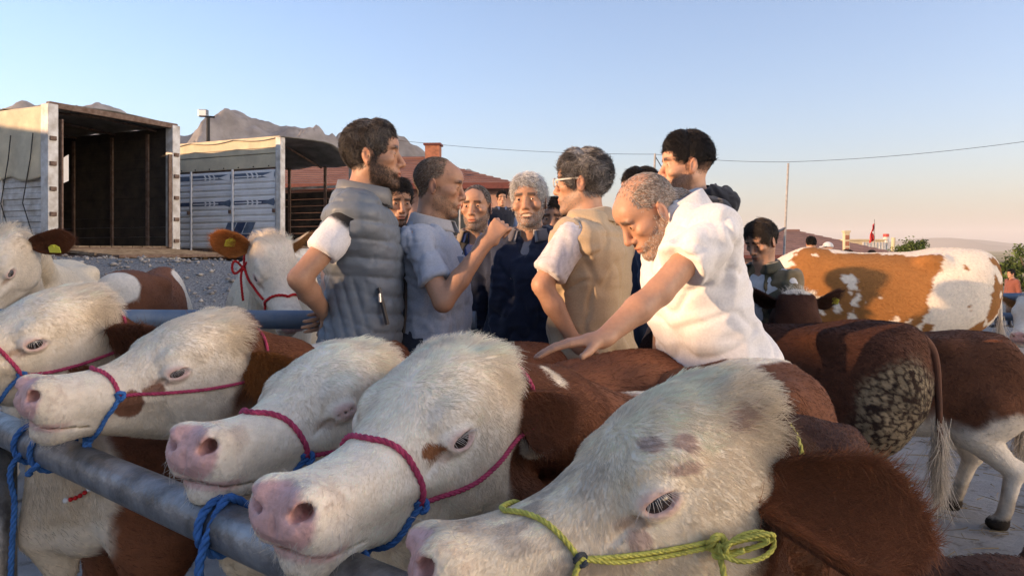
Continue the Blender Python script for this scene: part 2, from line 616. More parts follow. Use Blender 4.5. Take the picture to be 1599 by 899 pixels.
# stones on the loading bank, straw in the yard
rg = np.random.default_rng(4)
n = 7000
sx_, sy_ = rg.uniform(-8.5, 1.5, n), rg.uniform(5.2, 12.0, n)
sz_ = ground_z(sx_, sy_)
r_ = rg.gamma(2.0, .009, n).clip(.006, .06)
octa = np.array([[1, 0, 0], [-1, 0, 0], [0, 1, 0], [0, -1, 0], [0, 0, 1], [0, 0, -1]], float)
tri = np.array([[0, 2, 4], [2, 1, 4], [1, 3, 4], [3, 0, 4], [2, 0, 5], [1, 2, 5], [3, 1, 5], [0, 3, 5]])
SV = (octa[None] * r_[:, None, None] * rg.uniform(.5, 1.3, (n, 6, 1)) * np.array([1, 1, .6]))
ang = rg.uniform(0, 6.28, n); ca, sa = np.cos(ang)[:, None], np.sin(ang)[:, None]
SV = np.stack([SV[..., 0] * ca - SV[..., 1] * sa, SV[..., 0] * sa + SV[..., 1] * ca, SV[..., 2]], -1) + np.stack([sx_, sy_, sz_ + r_ * .25], -1)[:, None]
tag(mesh_obj('gravel', SV.reshape(-1, 3), (tri[None] + 6 * np.arange(n)[:, None, None]).reshape(-1, 3), mat_plain('gravel_stone', (.27, .25, .23), .9, var=.45, scale=3.0), flat=True), 'loose grey gravel stones strewn over the loading bank', 'gravel', kind='stuff')
n = 2600
px_, py_ = rg.uniform(.6, 5.5, n), rg.uniform(2.6, 6.2, n)
a_ = rg.uniform(0, 6.28, n)
strands('straw_litter', np.stack([px_, py_, np.full(n, .004) + rg.uniform(0, .01, n)], 1), np.stack([np.cos(a_), np.sin(a_), 0 * a_], 1), np.tile([0, 0, 1.], (n, 1)), rg.uniform(.04, .16, n), np.tile([.36, .25, .11], (n, 1)) * rg.uniform(.35, 1.1, n)[:, None], M_STRAW := mat_hair('dry_straw', 0.05), None, rad=.002, lie=.03, curl=.3)
tag(bpy.data.objects['straw_litter'], 'trampled straw and fodder scattered over the concrete yard', 'straw', kind='stuff')


def ridge_mesh(name, pts, D, depth, fr, amp, mat, seed, nu=220, nv=46, base=-12):
    """mountain range whose skyline passes through photograph pixels pts when it stands D metres away"""
    us = np.linspace(pts[0][0], pts[-1][0], nu)
    hz = CAM_H + (HORIZON - pchip([p[0] for p in pts], [p[1] for p in pts], us)) / FPX * D
    V = np.zeros((nu, nv, 3))
    for j in range(nv):
        t = j / (nv - 1) * 2 - 1            # -1 foot facing us, 0 crest, 1 foot behind
        y = D + t * depth
        x = (us - 799.5) / FPX * D * (1 + t * depth / D * .6)
        P = np.stack([x, np.full(nu, y), np.zeros(nu)], 1)
        prof = (1 - abs(t)) ** 1.15
        rdg = 1 - np.abs(2 * fbm(P, fr, 4, seed) - 1) * 2
        z = base + (hz - base) * prof + amp * (rdg - .5) * np.minimum(1, 3.0 * (1 - abs(t))) * (0.10 + .90 * min(1, abs(t) * 5)) + amp * .45 * (fbm(P * [1, .4, 1], fr * 7, 4, seed + 5) - .5) * (.45 + .55 * min(1, abs(t) * 4))
        z = z + amp * .08 * (1 - np.abs(2 * fbm(P * [1, .5, 1], fr * 22, 3, seed + 9) - 1) * 2) * min(1, .3 + abs(t) * 4) * (1 - abs(t))
        V[:, j] = np.stack([x, np.full(nu, y), np.maximum(z, base)], 1)
    i = np.arange(nu * nv).reshape(nu, nv)
    Q = np.stack([i[:-1, :-1], i[1:, :-1], i[1:, 1:], i[:-1, 1:]], -1).reshape(-1, 4)
    return tag(mesh_obj(name, V.reshape(-1, 3), Q, mat), kind='structure')


ridge_mesh('mountain', [(-900, 330), (-420, 230), (-160, 190), (0, 163), (60, 158), (112, 174), (165, 168), (230, 190), (285, 207), (345, 183), (366, 178), (405, 192), (450, 198), (480, 197), (525, 212), (560, 208), (605, 214), (640, 226), (668, 245), (740, 275), (820, 318), (930, 362), (1040, 396)], 1600, 620, .0042, 95,
           mat_plain('bare_rock', (.105, .10, .10), .95, var2=(.23, .22, .215), scale=.03, detail=10.0, bump=1.0, bscale=.08, coords='Object', spec=.1), 3, nu=420, nv=90)
ridge_mesh('hills', [(1000, 392), (1250, 384), (1380, 377), (1450, 371), (1520, 374), (1600, 381), (1700, 378), (1900, 388), (2300, 394)], 8200, 1800, .0008, 60, mat_plain('dry_hills', (.22, .17, .10), .95, var2=(.32, .25, .15), scale=.001, spec=.1), 8, nu=120, nv=24, base=-30)

# ------------------------------------------------------------------ materials for built things
M_WHITE = mat_plain('chipped_white_paint', (.62, .62, .60), .55, var2=(.36, .33, .29), scale=5.0, bump=.2, bscale=25.0, detail=8.0)
M_PANEL = mat_plain('white_enamel_sheet', (.80, .81, .82), .4, var2=(.66, .66, .65), scale=2.5, bump=.08, bscale=14.0, detail=8.0)
M_CREAM = mat_plain('cream_tarpaulin', (.60, .52, .36), .75, var2=(.45, .39, .28), scale=3.0, bump=.5, bscale=9.0)
M_TARP = mat_plain('grey_tarpaulin', (.22, .215, .20), .8, var2=(.12, .115, .105), scale=3.0, bump=.6, bscale=7.0)
M_NAVY = mat_plain('navy_paint', (.035, .055, .11), .4, var=.2)
M_SLATE = mat_plain('slate_blue_paint', (.10, .14, .20), .4, var=.2)
M_RUST = mat_plain('rusty_steel', (.10, .055, .035), .8, var2=(.19, .13, .10), scale=14.0, bump=.3)
M_WOOD = mat_plain('weathered_wood', (.13, .085, .05), .9, var2=(.28, .21, .14), scale=6.0, bump=.5, bscale=40.0, detail=8.0)
M_DWOOD = mat_plain('shade_dark_wood', (.022, .016, .012), .9, var2=(.055, .040, .028), scale=4.0, bump=.4, bscale=30.0)  # dark wood blackened further, shade inside the boxes put into its colour
M_BLACK = mat_plain('black_rubber', (.02, .02, .02), .8, var=.2)
M_STEEL = mat_plain('galvanised_pipe', (.34, .345, .35), .40, metal=.75, var2=(.12, .12, .12), scale=16.0, bump=.3, bscale=60.0, detail=12.0)
M_BLUEP = mat_plain('blue_painted_pipe', (.10, .16, .24), .5, metal=.2, var2=(.20, .24, .28), scale=9.0, bump=.15, bscale=60.0)
M_GLASS = mat_plain('dark_window_glass', (.02, .025, .03), .08, var=.1, spec=.8)


def truck_frame(cx, cy):
    """columns: x towards the open rear, y across (away from the camera), z up; origin on the ground at the near rear corner"""
    e = Vector((.902, -.431, 0)); w = Vector((.431, .902, 0))
    M = Matrix.Identity(4)
    for i in range(3):
        M[i][0], M[i][1], M[i][2] = e[i], w[i], (0, 0, 1)[i]
    M.translation = (cx, cy, 0)
    return M


def running_gear(t, ln, wd, zf):
    m = MB(); m.box((-ln - 1.9, .75, zf - .42), (-.1, .87, zf - .20)); m.box((-ln - 1.9, wd - .87, zf - .42), (-.1, wd - .75, zf - .20))
    m.build('chassis', M_RUST, t)
    for xx in (-1.1, -ln - 1.0):
        for yy in (.02, wd - .30):
            h = MB().tube([(xx, yy, .5 + TRUCK_Z), (xx, yy + .03, .5 + TRUCK_Z), (xx, yy + .25, .5 + TRUCK_Z), (xx, yy + .28, .5 + TRUCK_Z)], [.40, .47, .47, .40], 28).build('wheel', M_BLACK, t, smooth=True)
            MB().tube([(xx, yy - .01, .5 + TRUCK_Z), (xx, yy + .29, .5 + TRUCK_Z)], [.26, .26], 20).build('rim', M_STEEL, h, smooth=True)
    c = MB(); x0 = -ln - .25
    pr = [(x0, .62), (x0, 2.75), (x0 - .5, 2.85), (x0 - 1.35, 2.65), (x0 - 1.75, 1.75), (x0 - 1.85, 1.55), (x0 - 1.88, .62)]
    c.poly([(a, .06, b + TRUCK_Z) for a, b in pr], wd - .12, (0, 1, 0))
    cab = c.build('cab', M_WHITE, t, bevel=.04)
    for yy in (.045, wd - .075):
        MB().box((x0 - 1.25, yy, 1.75 + TRUCK_Z), (x0 - .35, yy + .03, 2.45 + TRUCK_Z)).build('window', M_GLASS, cab)
    MB().poly([(x0 - 1.40, .25, 2.55 + TRUCK_Z), (x0 - 1.74, .25, 1.82 + TRUCK_Z), (x0 - 1.74, wd - .25, 1.82 + TRUCK_Z), (x0 - 1.40, wd - .25, 2.55 + TRUCK_Z)], .03, (-.9, 0, .3)).build('windscreen', M_GLASS, cab)


TRUCK_Z = .14


def boards(t, name, mat, x0, x1, y0, y1, zs, gap=.006, jit=.004, seed=0):
    r = random.Random(seed)
    for a, b in zip(zs[:-1], zs[1:]):
        j = r.uniform(-jit, jit)
        MB().box((x0, y0 + j, a + gap / 2), (x1, y1 + j, b - gap / 2)).build(name, mat, t, bevel=.004)


def cattle_truck_open(loc):
    zf, zt, ln, wd = 1.32, 3.68, 6.6, 2.55
    t = empty('livestock_truck'); t.matrix_world = truck_frame(*loc)
    tag(t, 'old livestock truck with empty dark box open and wooden ramp lowered', 'truck', 'livestock trucks parked behind the bank')
    running_gear(t, ln, wd, zf)
    MB().box((-ln, .03, zf - .2), (-.02, wd - .03, zf)).build('bed', M_RUST, t)
    # near side: ribbed sheet below, tarpaulin above
    k = 0
    zz = zf + .04
    while zz < zf + 1.32:
        MB().box((-ln, .0 + (.02 if k % 2 else 0), zz), (-.16, .05, zz + .094)).build('side_rib', M_WHITE, t, bevel=.008)
        zz += .098; k += 1
    for x in np.arange(-ln, -.5, 1.05):
        MB().box((x, -.03, zf - .06), (x + .09, -.002, zf + 1.36)).build('side_post', M_WHITE, t, bevel=.008)
    # tarpaulin skin with sag and folds
    nx, nz = 70, 26
    rgt = np.random.default_rng(2)
    X, Z = np.meshgrid(np.linspace(-ln - .02, -.06, nx), np.linspace(zf + 1.22, zt, nz), indexing='ij')
    Y = -.035 + .03 * np.sin(X * 6 + 2 * fbm(np.stack([X, Z, 0 * X], -1), 1.2, 2, 3)) * (Z < zt - .15) * np.exp(-((Z - zf - 1.25) / .7)**2) - .03 * fbm(np.stack([X * 1.5, Z * 2, 0 * X], -1), 1.5, 3, 5)
    Zb = Z - (.10 * np.abs(np.sin(X * 3.0)) * np.exp(-((Z - zf - 1.22) / .25)**2))
    i = np.arange(nx * nz).reshape(nx, nz)
    Qd = np.stack([i[:-1, :-1], i[1:, :-1], i[1:, 1:], i[:-1, 1:]], -1).reshape(-1, 4)
    Vt = np.stack([X, Y, Zb], -1).reshape(-1, 3)
    o = mesh_obj('side_tarpaulin', Vt, Qd, M_CREAM, t)
    md = o.modifiers.new('thick', 'SOLIDIFY'); md.thickness = .012
    for q in range(11):
        xa = -.3 - q * .6
        MB().tube([(xa, -.09, zt - .45), (xa - .05, -.10, zf + 1.5), (xa - .30, -.075, zf + .75), (xa - .05, -.06, zf + .2)], .010, 6).build('lashing_rope', M_BLACK, t)
    # roof: bows and tarpaulin, sagging between them
    nx, ny = 50, 24
    X, Yy = np.meshgrid(np.linspace(-ln - .02, .02, nx), np.linspace(-.03, wd + .03, ny), indexing='ij')
    Zr = zt + .05 + .06 * np.sin(np.pi * Yy / wd) - .05 * np.abs(np.sin(X * 2.6)) + .03 * (fbm(np.stack([X, Yy, 0 * X], -1), 2, 2, 9) - .5)
    i = np.arange(nx * ny).reshape(nx, ny)
    o = mesh_obj('roof_tarpaulin', np.stack([X, Yy, Zr], -1).reshape(-1, 3), np.stack([i[:-1, :-1], i[1:, :-1], i[1:, 1:], i[:-1, 1:]], -1).reshape(-1, 4), M_TARP, t)
    md = o.modifiers.new('thick', 'SOLIDIFY'); md.thickness = .015
    for x in np.arange(-ln + .1, .0, 1.2):
        MB().tube([(x, .05, zt - .04), (x, wd / 2, zt + .03), (x, wd - .05, zt - .04)], .025, 8).build('roof_bow', M_RUST, t)
    MB().box((-.07, -.02, zt - .03), (.03, wd + .02, zt + .07)).build('rear_header', M_RUST, t, bevel=.01)
    # far side boarded, front wall boarded
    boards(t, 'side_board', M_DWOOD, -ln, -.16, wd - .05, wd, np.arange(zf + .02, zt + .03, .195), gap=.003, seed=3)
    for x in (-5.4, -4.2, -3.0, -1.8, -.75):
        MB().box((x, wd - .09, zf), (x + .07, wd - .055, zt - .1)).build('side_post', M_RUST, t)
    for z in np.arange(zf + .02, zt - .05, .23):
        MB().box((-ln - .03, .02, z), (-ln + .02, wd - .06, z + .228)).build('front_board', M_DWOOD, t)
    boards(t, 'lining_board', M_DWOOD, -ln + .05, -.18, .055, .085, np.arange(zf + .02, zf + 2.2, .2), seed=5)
    # rear corner posts with door hinges
    for y0, mt in ((-.06, M_WHITE), (wd - .12, M_WHITE)):
        p = MB().box((-.15, y0, zf - .30), (.05, y0 + .18, zt + .03)).build('corner_post', mt, t, bevel=.012)
        for z in np.arange(zf + .1, zt - .2, .42):
            MB().box((.052, y0 + .02, z), (.085, y0 + .13, z + .07)).build('hinge', M_RUST, p, bevel=.006)
    MB().box((-.14, .19, zf), (.03, .22, zt - .2)).build('door_edge', M_RUST, t)
    MB().box((.0, wd - .20, zf), (.04, wd - .125, zt - .55)).build('door_edge', M_RUST, t)
    # floor boards running out onto the lowered ramp
    for i_ in range(11):
        y0 = .10 + i_ * .215
        MB().box((-ln + .1, y0, zf + .004), (-.03, y0 + .20, zf + .030)).build('floor_board', M_WOOD, t)
    rp = MB().box((-.02, .06, zf - .16), (1.62, wd - .06, zf - .12)).build('tail_ramp', M_RUST, t)
    r = random.Random(4)
    for i_ in range(12):
        x0 = -.01 + i_ * .136
        zz = zf - .02 - .10 * i_ / 11
        MB().box((x0, .05 + r.uniform(-.03, .03), zz - .05), (x0 + .126, wd - .05 + r.uniform(-.04, .04), zz)).build('plank', M_WOOD, rp, bevel=.006)
    for y0 in (.4, wd - .5):
        MB().box((1.2, y0, zf - .62), (1.29, y0 + .09, zf - .16)).build('ramp_prop', M_WOOD, rp)
    MB().poly([(-.9, .30, zf + 1.12), (-.9, .62, zf + 1.05), (-.9, .95, zf + 1.22), (-.9, .95, zf + 1.70), (-.9, .60, zf + 1.45), (-.9, .30, zf + 1.90)], .01, (-1, 0, 0)).build('light_gap_sheet', M_PANEL, t)  # pale sheet added to stand for a bright gap in the box


def cattle_truck_panel(loc):
    zf, zt, ln, wd = 1.33, 3.60, 6.2, 2.5
    t = empty('livestock_truck'); t.matrix_world = truck_frame(*loc)
    tag(t, 'white livestock truck with blue arrow stripes and checker pattern on its side', 'truck', 'livestock trucks parked behind the bank')
    running_gear(t, ln, wd, zf)
    MB().box((-ln, .03, zf - .22), (-.02, wd - .03, zf)).build('bed', M_RUST, t)
    # side doors of ribbed sheet: one mesh part per pressed rib
    ribs = np.linspace(zf - .02, zf + 1.62, 13)
    for d in range(5):
        x1 = -.16 - d * 1.22; x0 = x1 - 1.18
        pan = MB().box((x0, .02, zf - .02), (x1, .05, zf + 1.62)).build('side_door', M_PANEL, t)
        for a, b in zip(ribs[:-1], ribs[1:]):
            MB().poly([(x0 + .02, .02, a + .012), (x0 + .02, -.008, a + .035), (x0 + .02, -.008, b - .035), (x0 + .02, .02, b - .012)], x1 - x0 - .04, (1, 0, 0)).build('rib', M_PANEL, pan)
        MB().box((x0 - .03, -.03, zf - .06), (x0 + .015, -.004, zf + 1.66)).build('door_bar', M_PANEL, pan, bevel=.006)
        MB().box((x1 - .07, -.045, zf + .72), (x1 - .01, -.01, zf + .80)).build('latch', M_RUST, pan, bevel=.006)
        if d > 2: continue
        def band(za, zb, mt, xa=x0 + .03, xb=x1 - .03):
            MB().box((xa, -.0125, za), (xb, -.0095, zb)).build('stripe', mt, pan)
        band(zf + 1.46, zf + 1.56, M_SLATE); band(zf + .90, zf + .985, M_NAVY)
        if d % 2 == 1 or d == 0:
            for zc in (zf + 1.49, zf + .94):
                for q in range(3):
                    xq = x0 + .42 + q * .13
                    for sg in (1, -1):
                        MB().poly([(xq, -.016, zc), (xq + .045, -.016, zc), (xq - .03, -.016, zc + sg * .095), (xq - .075, -.016, zc + sg * .095)], .003, (0, 1, 0)).build('arrow_mark', M_PANEL, pan)
                MB().poly([(x0 + .80, -.016, zc), (x1 - .04, -.016, zc - .08), (x1 - .04, -.016, zc + .08)], .003, (0, 1, 0)).build('arrow_mark', M_SLATE if zc < zf + 1.2 else M_PANEL, pan)
                MB().box((x0 + .05, -.0165, zc - .012), (x0 + .8, -.0135, zc + .012)).build('arrow_mark', M_PANEL, pan)
        if d == 0:
            for i_, (a, b, mt) in enumerate([(0, 0, M_NAVY), (1, 0, M_NAVY), (2, 0, M_NAVY), (0, 1, M_SLATE), (1, 1, M_NAVY), (2, 1, M_SLATE), (2.9, 1, M_SLATE)][:6]):
                xa = x0 - .42 + a * .27 + b * .15; za = zf + .05 + b * .25
                MB().poly([(xa, -.016, za), (xa + .24, -.016, za), (xa + .37, -.016, za + .23), (xa + .13, -.016, za + .23)], .003, (0, 1, 0)).build('checker_mark', mt, pan)
            MB().box((x0 - .02, -.016, zf + .08), (x0 + .12, -.012, zf + .16)).build('stripe', M_NAVY, pan)
    # cream upper band with fold lines
    for a, b, off in ((1.66, 1.94, .0), (1.95, 2.06, -.012), (2.07, 2.30, .004)):
        MB().box((-ln, off, zf + a), (-.08, .045, zf + b)).build('upper_band', M_CREAM, t, bevel=.008)
    for x in np.arange(-ln + .4, -.1, .42):
        MB().tube([(x, -.012, zf + 1.69), (x, -.025, zf + 1.69)], .014, 8).build('eyelet', M_BLACK, t)
    MB().box((-.15, -.03, zf - .25), (-.01, .11, zt)).build('corner_post', M_WHITE, t, bevel=.012)
    MB().box((-.15, wd - .11, zf - .25), (-.01, wd + .03, zt)).build('corner_post', M_WHITE, t, bevel=.012)
    # far side: boards below, open rail gap above
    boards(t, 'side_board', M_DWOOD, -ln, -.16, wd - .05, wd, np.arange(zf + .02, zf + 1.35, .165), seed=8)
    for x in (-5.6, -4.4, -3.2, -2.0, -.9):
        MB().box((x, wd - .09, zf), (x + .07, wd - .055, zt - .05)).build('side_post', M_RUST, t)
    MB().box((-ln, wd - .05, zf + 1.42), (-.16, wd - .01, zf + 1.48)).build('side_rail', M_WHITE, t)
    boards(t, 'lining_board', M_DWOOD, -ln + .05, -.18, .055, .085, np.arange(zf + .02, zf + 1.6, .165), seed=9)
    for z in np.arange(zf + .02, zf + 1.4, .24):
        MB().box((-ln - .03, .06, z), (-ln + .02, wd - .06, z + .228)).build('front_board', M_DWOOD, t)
    nx, ny = 46, 22
    X, Yy = np.meshgrid(np.linspace(-ln - .02, .05, nx), np.linspace(-.02, wd + .04, ny), indexing='ij')
    Zr = zt + .02 + .05 * np.sin(np.pi * Yy / wd) - .06 * np.abs(np.sin(X * 2.4)) - .30 * sstep(wd * .55, wd + .05, Yy)
    i = np.arange(nx * ny).reshape(nx, ny)
    o = mesh_obj('roof_tarpaulin', np.stack([X, Yy, Zr], -1).reshape(-1, 3), np.stack([i[:-1, :-1], i[1:, :-1], i[1:, 1:], i[:-1, 1:]], -1).reshape(-1, 4), M_TARP, t)
    md = o.modifiers.new('thick', 'SOLIDIFY'); md.thickness = .015
    for x in np.arange(-ln + .2, .0, 1.0):
        MB().tube([(x, .05, zt - .06), (x, wd / 2, zt + .0), (x, wd - .05, zt - .36)], .022, 8).build('roof_bow', M_RUST, t)
    for i_ in range(10):
        MB().box((-ln + .1, .10 + i_ * .235, zf + .004), (-.03, .10 + i_ * .235 + .22, zf + .030)).build('floor_board', M_WOOD, t)
    tg = MB().box((.0, .02, zf - .95), (.06, wd - .02, zf - .02)).build('tailgate', M_WHITE, t, bevel=.01)
    for z in np.arange(zf - .9, zf - .1, .16):
        MB().box((.062, .08, z), (.085, wd - .08, z + .10)).build('rib', M_WHITE, tg)


cattle_truck_open((-7.70, 12.80))
cattle_truck_panel((-4.73, 15.80))


# ------------------------------------------------------------------ buildings
def hip_house(name, label, cx, cy, rz, lx, ly, base, eave, ridge, wall_mat, roof_mat, hip=True, chimney=None, rows=14, windows=(), doors=()):
    """house with overhanging roof of overlapping sheet rows; local x along the ridge, y towards the back, front wall at y=-ly/2"""
    t = empty(name, (cx, cy, base), rz)
    tag(t, label, 'building')
    hx, hy, h = lx / 2, ly / 2, eave - base
    w = MB().box((-hx, -hy, -1.5), (hx, hy, h)).build('wall', wall_mat, t)
    ov = .45
    hr = ridge - base
    hxr = hx + ov - (hy + ov) * (.9 if hip else 0)
    rf = MB()
    A = [(-hx - ov, -hy - ov, h - .05), (hx + ov, -hy - ov, h - .05), (hx + ov, hy + ov, h - .05), (-hx - ov, hy + ov, h - .05)]
    R1, R2 = (-hxr, 0, hr), (hxr, 0, hr)
    for poly in ([A[0], A[1], R2, R1], [A[2], A[3], R1, R2], [A[1], A[2], R2], [A[3], A[0], R1], A[::-1]):
        rf.poly(poly)
    roof = rf.build('roof', roof_mat, t)
    for sg in (-1, 1):                           # each course of tile a strip of its own, proud of the slope
        for i in range(rows):
            a, b = i / rows, (i + 1) / rows
            def pt(q, lift):
                z = h - .05 + (hr - h + .05) * q + lift
                yy = sg * (hy + ov) * (1 - q)
                xx = (hx + ov) * (1 - q) + hxr * q
                return xx, yy, z
            x0, y0, z0 = pt(a, .05); x1, y1, z1 = pt(b, .012)
            MB().poly([(-x0, y0, z0), (x0, y0, z0), (x1, y1, z1), (-x1, y1, z1)], .03, (0, 0, -1)).build('tile_course', roof_mat, roof)
    if hip:
        for sg in (-1, 1):
            for i in range(rows):
                a, b = i / rows, (i + 1) / rows
                def pt(q, lift):
                    return (hx + ov) * (1 - q) + hxr * q, (hy + ov) * (1 - q), h - .05 + (hr - h + .05) * q + lift
                x0, y0, z0 = pt(a, .05); x1, y1, z1 = pt(b, .012)
                MB().poly([(sg * x0, -y0, z0), (sg * x0, y0, z0), (sg * x1, y1, z1), (sg * x1, -y1, z1)], .03, (0, 0, -1)).build('tile_course', roof_mat, roof)
    MB().tube([(-hxr - .1, 0, hr + .03), (hxr + .1, 0, hr + .03)], .09, 8).build('ridge_cap', roof_mat, roof)
    fas = MB()
    fas.box((-hx - ov - .02, -hy - ov - .03, h - .22), (hx + ov + .02, -hy - ov + .0, h - .02)); fas.box((hx + ov, -hy - ov, h - .22), (hx + ov + .03, hy + ov, h - .02))
    fas.build('fascia', M_FASCIA, roof)
    if chimney:
        x, y, z1, s = chimney
        c = MB().box((x - s / 2, y - s / 2, hr - .9), (x + s / 2, y + s / 2, z1 - base)).build('chimney', M_BRICK, roof)
        MB().box((x - s / 2 - .06, y - s / 2 - .06, z1 - base), (x + s / 2 + .06, y + s / 2 + .06, z1 - base + .08)).build('chimney_cap', M_FASCIA, c)
    for x, z, ww, hh in windows:
        f = MB().box((x - ww / 2 - .08, -hy - .05, z - .08), (x + ww / 2 + .08, -hy - .002, z + hh + .08)).build('window', M_WHITE, t)
        MB().box((x - ww / 2, -hy - .06, z), (x - .03, -hy - .052, z + hh)).build('pane', M_GLASS, f)
        MB().box((x + .03, -hy - .06, z), (x + ww / 2, -hy - .052, z + hh)).build('pane', M_GLASS, f)
    return t


M_ROOF = mat_plain('maroon_sheet_roof', (.15, .065, .052), .7, var2=(.22, .11, .085), scale=1.2, bump=.2, bscale=20.0, detail=8.0)
M_ROOF2 = mat_plain('brown_tile_roof', (.17, .095, .075), .8, var2=(.26, .15, .12), scale=1.0, bump=.3, bscale=20.0, detail=8.0)
M_FASCIA = mat_plain('dark_red_board', (.12, .03, .022), .6, var=.2)
M_BRICK = mat_plain('chimney_brick', (.30, .12, .07), .85, var=.25, scale=6.0, bump=.4)
M_PINKW = mat_plain('pink_render', (.38, .22, .17), .9, var=.12, scale=1.0, bump=.2)
M_YEL = mat_plain('yellow_render', (.50, .43, .29), .9, var=.1, scale=.8)

b1 = hip_house('market_office', 'low pink building with maroon hipped roof and brick chimney', -6.1, 30.6, math.radians(-4), 12.2, 8.0, .1, 3.55, 4.85, M_PINKW, M_ROOF, chimney=(3.1, -.6, 5.3, .55), windows=((1.2, 1.4, 1.3, 1.2), (4.6, 1.5, 1.0, 1.1), (-2.0, 1.4, 1.3, 1.2)))
MB().box((.2, -4.20, 2.72), (2.6, -4.10, 3.35)).build('sign_board', mat_plain('faded_teal_board', (.28, .42, .44), .5, var2=(.55, .60, .60), scale=3.0), b1)
hip_house('tiled_house', 'long low house with brown tiled roof behind the spotted cow', 14.2, 50.0, math.radians(3), 17.0, 9.0, -2.6, 1.0, 2.50, M_PINKW, M_ROOF2, rows=12, windows=((-4, 1.2, 1.4, 1.3), (0, 1.2, 1.4, 1.3), (4, 1.2, 1.4, 1.3)))
t = empty('yellow_building', (33.0, 72.0, -3.2)); tag(t, 'small yellow building with pale flat front beside the flag pole', 'building')
MB().box((-1.4, 0, 0), (1.9, 3, 5.35)).build('wall', M_YEL, t)
MB().box((-1.5, -.1, 5.35), (2.0, 3.1, 5.48)).build('roof', M_YEL, t)
f = MB().box((-.2, -.12, 3.4), (1.95, -.02, 5.2)).build('front_panel', mat_plain('pale_blue_sheet', (.45, .48, .50), .5, var=.1), t)
for i in range(7):
    MB().box((-.15 + i * .3, -.16, 3.4), (-.08 + i * .3, -.122, 5.2)).build('panel_seam', M_WHITE, f)
t = empty('gate_pillar', (18.7, 43.0, -2.5)); tag(t, 'cream square pillar standing by the tiled roof', 'pillar')
MB().box((-.14, -.14, 0), (.14, .14, 4.75)).build('shaft', M_YEL, t); MB().box((-.18, -.18, 4.75), (.18, .18, 4.85)).build('cap', M_YEL, t)
for i in range(4): MB().box((-.10, -.16, 3.3 + i * .35), (.10, -.145, 3.55 + i * .35)).build('inset_panel', M_BRICK, t)
t = empty('roof_post', (35.0, 71.0, -3.2)); tag(t, 'thin white post between yellow building and round tree', 'post')
MB().tube([(0, 0, 0), (.25, 0, 5.6)], [.22, .18], 8).build('shaft', M_YEL, t)
t = empty('flag_pole', (33.5, 71.0, -3.2)); tag(t, 'flag pole with limp red flag above the yellow building', 'flag')
MB().tube([(0, 0, 0), (0, 0, 7.3)], [.05, .03], 8).build('pole', M_STEEL, t)
V, Q = [], []
for i in range(9):
    for j in range(7):
        u, v = i / 8, j / 6
        V.append((-.05 - .45 * u * (.4 + .6 * v) + .05 * math.sin(9 * v), .12 * math.sin(12 * u + 2 * v) * u, 6.95 - 1.6 * v - .25 * u))
for i in range(8):
    for j in range(6): Q.append([i * 7 + j, (i + 1) * 7 + j, (i + 1) * 7 + j + 1, i * 7 + j + 1])
fl = mesh_obj('flag', np.array(V), np.array(Q), mat_plain('red_flag_cloth', (.50, .03, .03), .8, var=.1), t)
fl.modifiers.new('thick', 'SOLIDIFY').thickness = .01
MB().poly([(-.30, -.14, 6.2), (-.18, -.14, 6.12), (-.16, -.14, 5.95), (-.26, -.14, 6.02)], .005, (0, -1, 0)).build('flag_emblem', M_PANEL, fl)
t = empty('water_tank', (37.0, 76.0, -3.2)); tag(t, 'red and white tank beyond the yellow building', 'tank')
MB().tube([(0, 0, 0), (0, 0, 5.2)], .18, 10).build('stand', M_WHITE, t); MB().tube([(0, 0, 5.2), (0, 0, 5.75)], .28, 12).build('drum', M_WHITE, t); MB().tube([(0, 0, 5.755), (0, 0, 6.05)], .28, 12).build('cap', mat_plain('tank_red', (.45, .05, .04), .6), t)


# ------------------------------------------------------------------ poles, wires, lamp
def pole(name, p0, p1, r, label, cat='pole'):
    o = MB().tube([tuple(p0), tuple(p1)], [r, r * .75], 10).build(name, mat_plain('pole_grey', (.30, .29, .28), .7, var=.2), None)
    return tag(o, label, cat)


pa = at(1222, 372, 32); pb_ = at(1231, 255, 32)
p_ = pole('utility_pole', (pa[0] - .1, 32, -2.4), pb_, .055, 'slim grey pole carrying the overhead wire above the spotted cow')
MB().tube([tuple(at(1214, 362, 32)), tuple(at(1226, 356, 32))], .05, 8).build('bracket', M_STEEL, p_)
p2 = pole('utility_pole', (at(1016, 260, 34)[0] - .05, 34, -1.0), at(1023, 240, 34), .06, 'dark wire pole showing behind the black haired heads')
MB().tube([tuple(at(1023, 244, 34)), tuple(at(1075, 330, 34))], .02, 6).build('stay_wire', M_BLACK, p2)


def wire(p, q, sag, label):
    pts = [tuple(np.array(p) * (1 - t) + np.array(q) * t - np.array([0, 0, sag * 4 * t * (1 - t)])) for t in np.linspace(0, 1, 30)]
    tag(MB().tube(pts, .009, 5).build('overhead_wire', M_BLACK, None), label, 'wire')


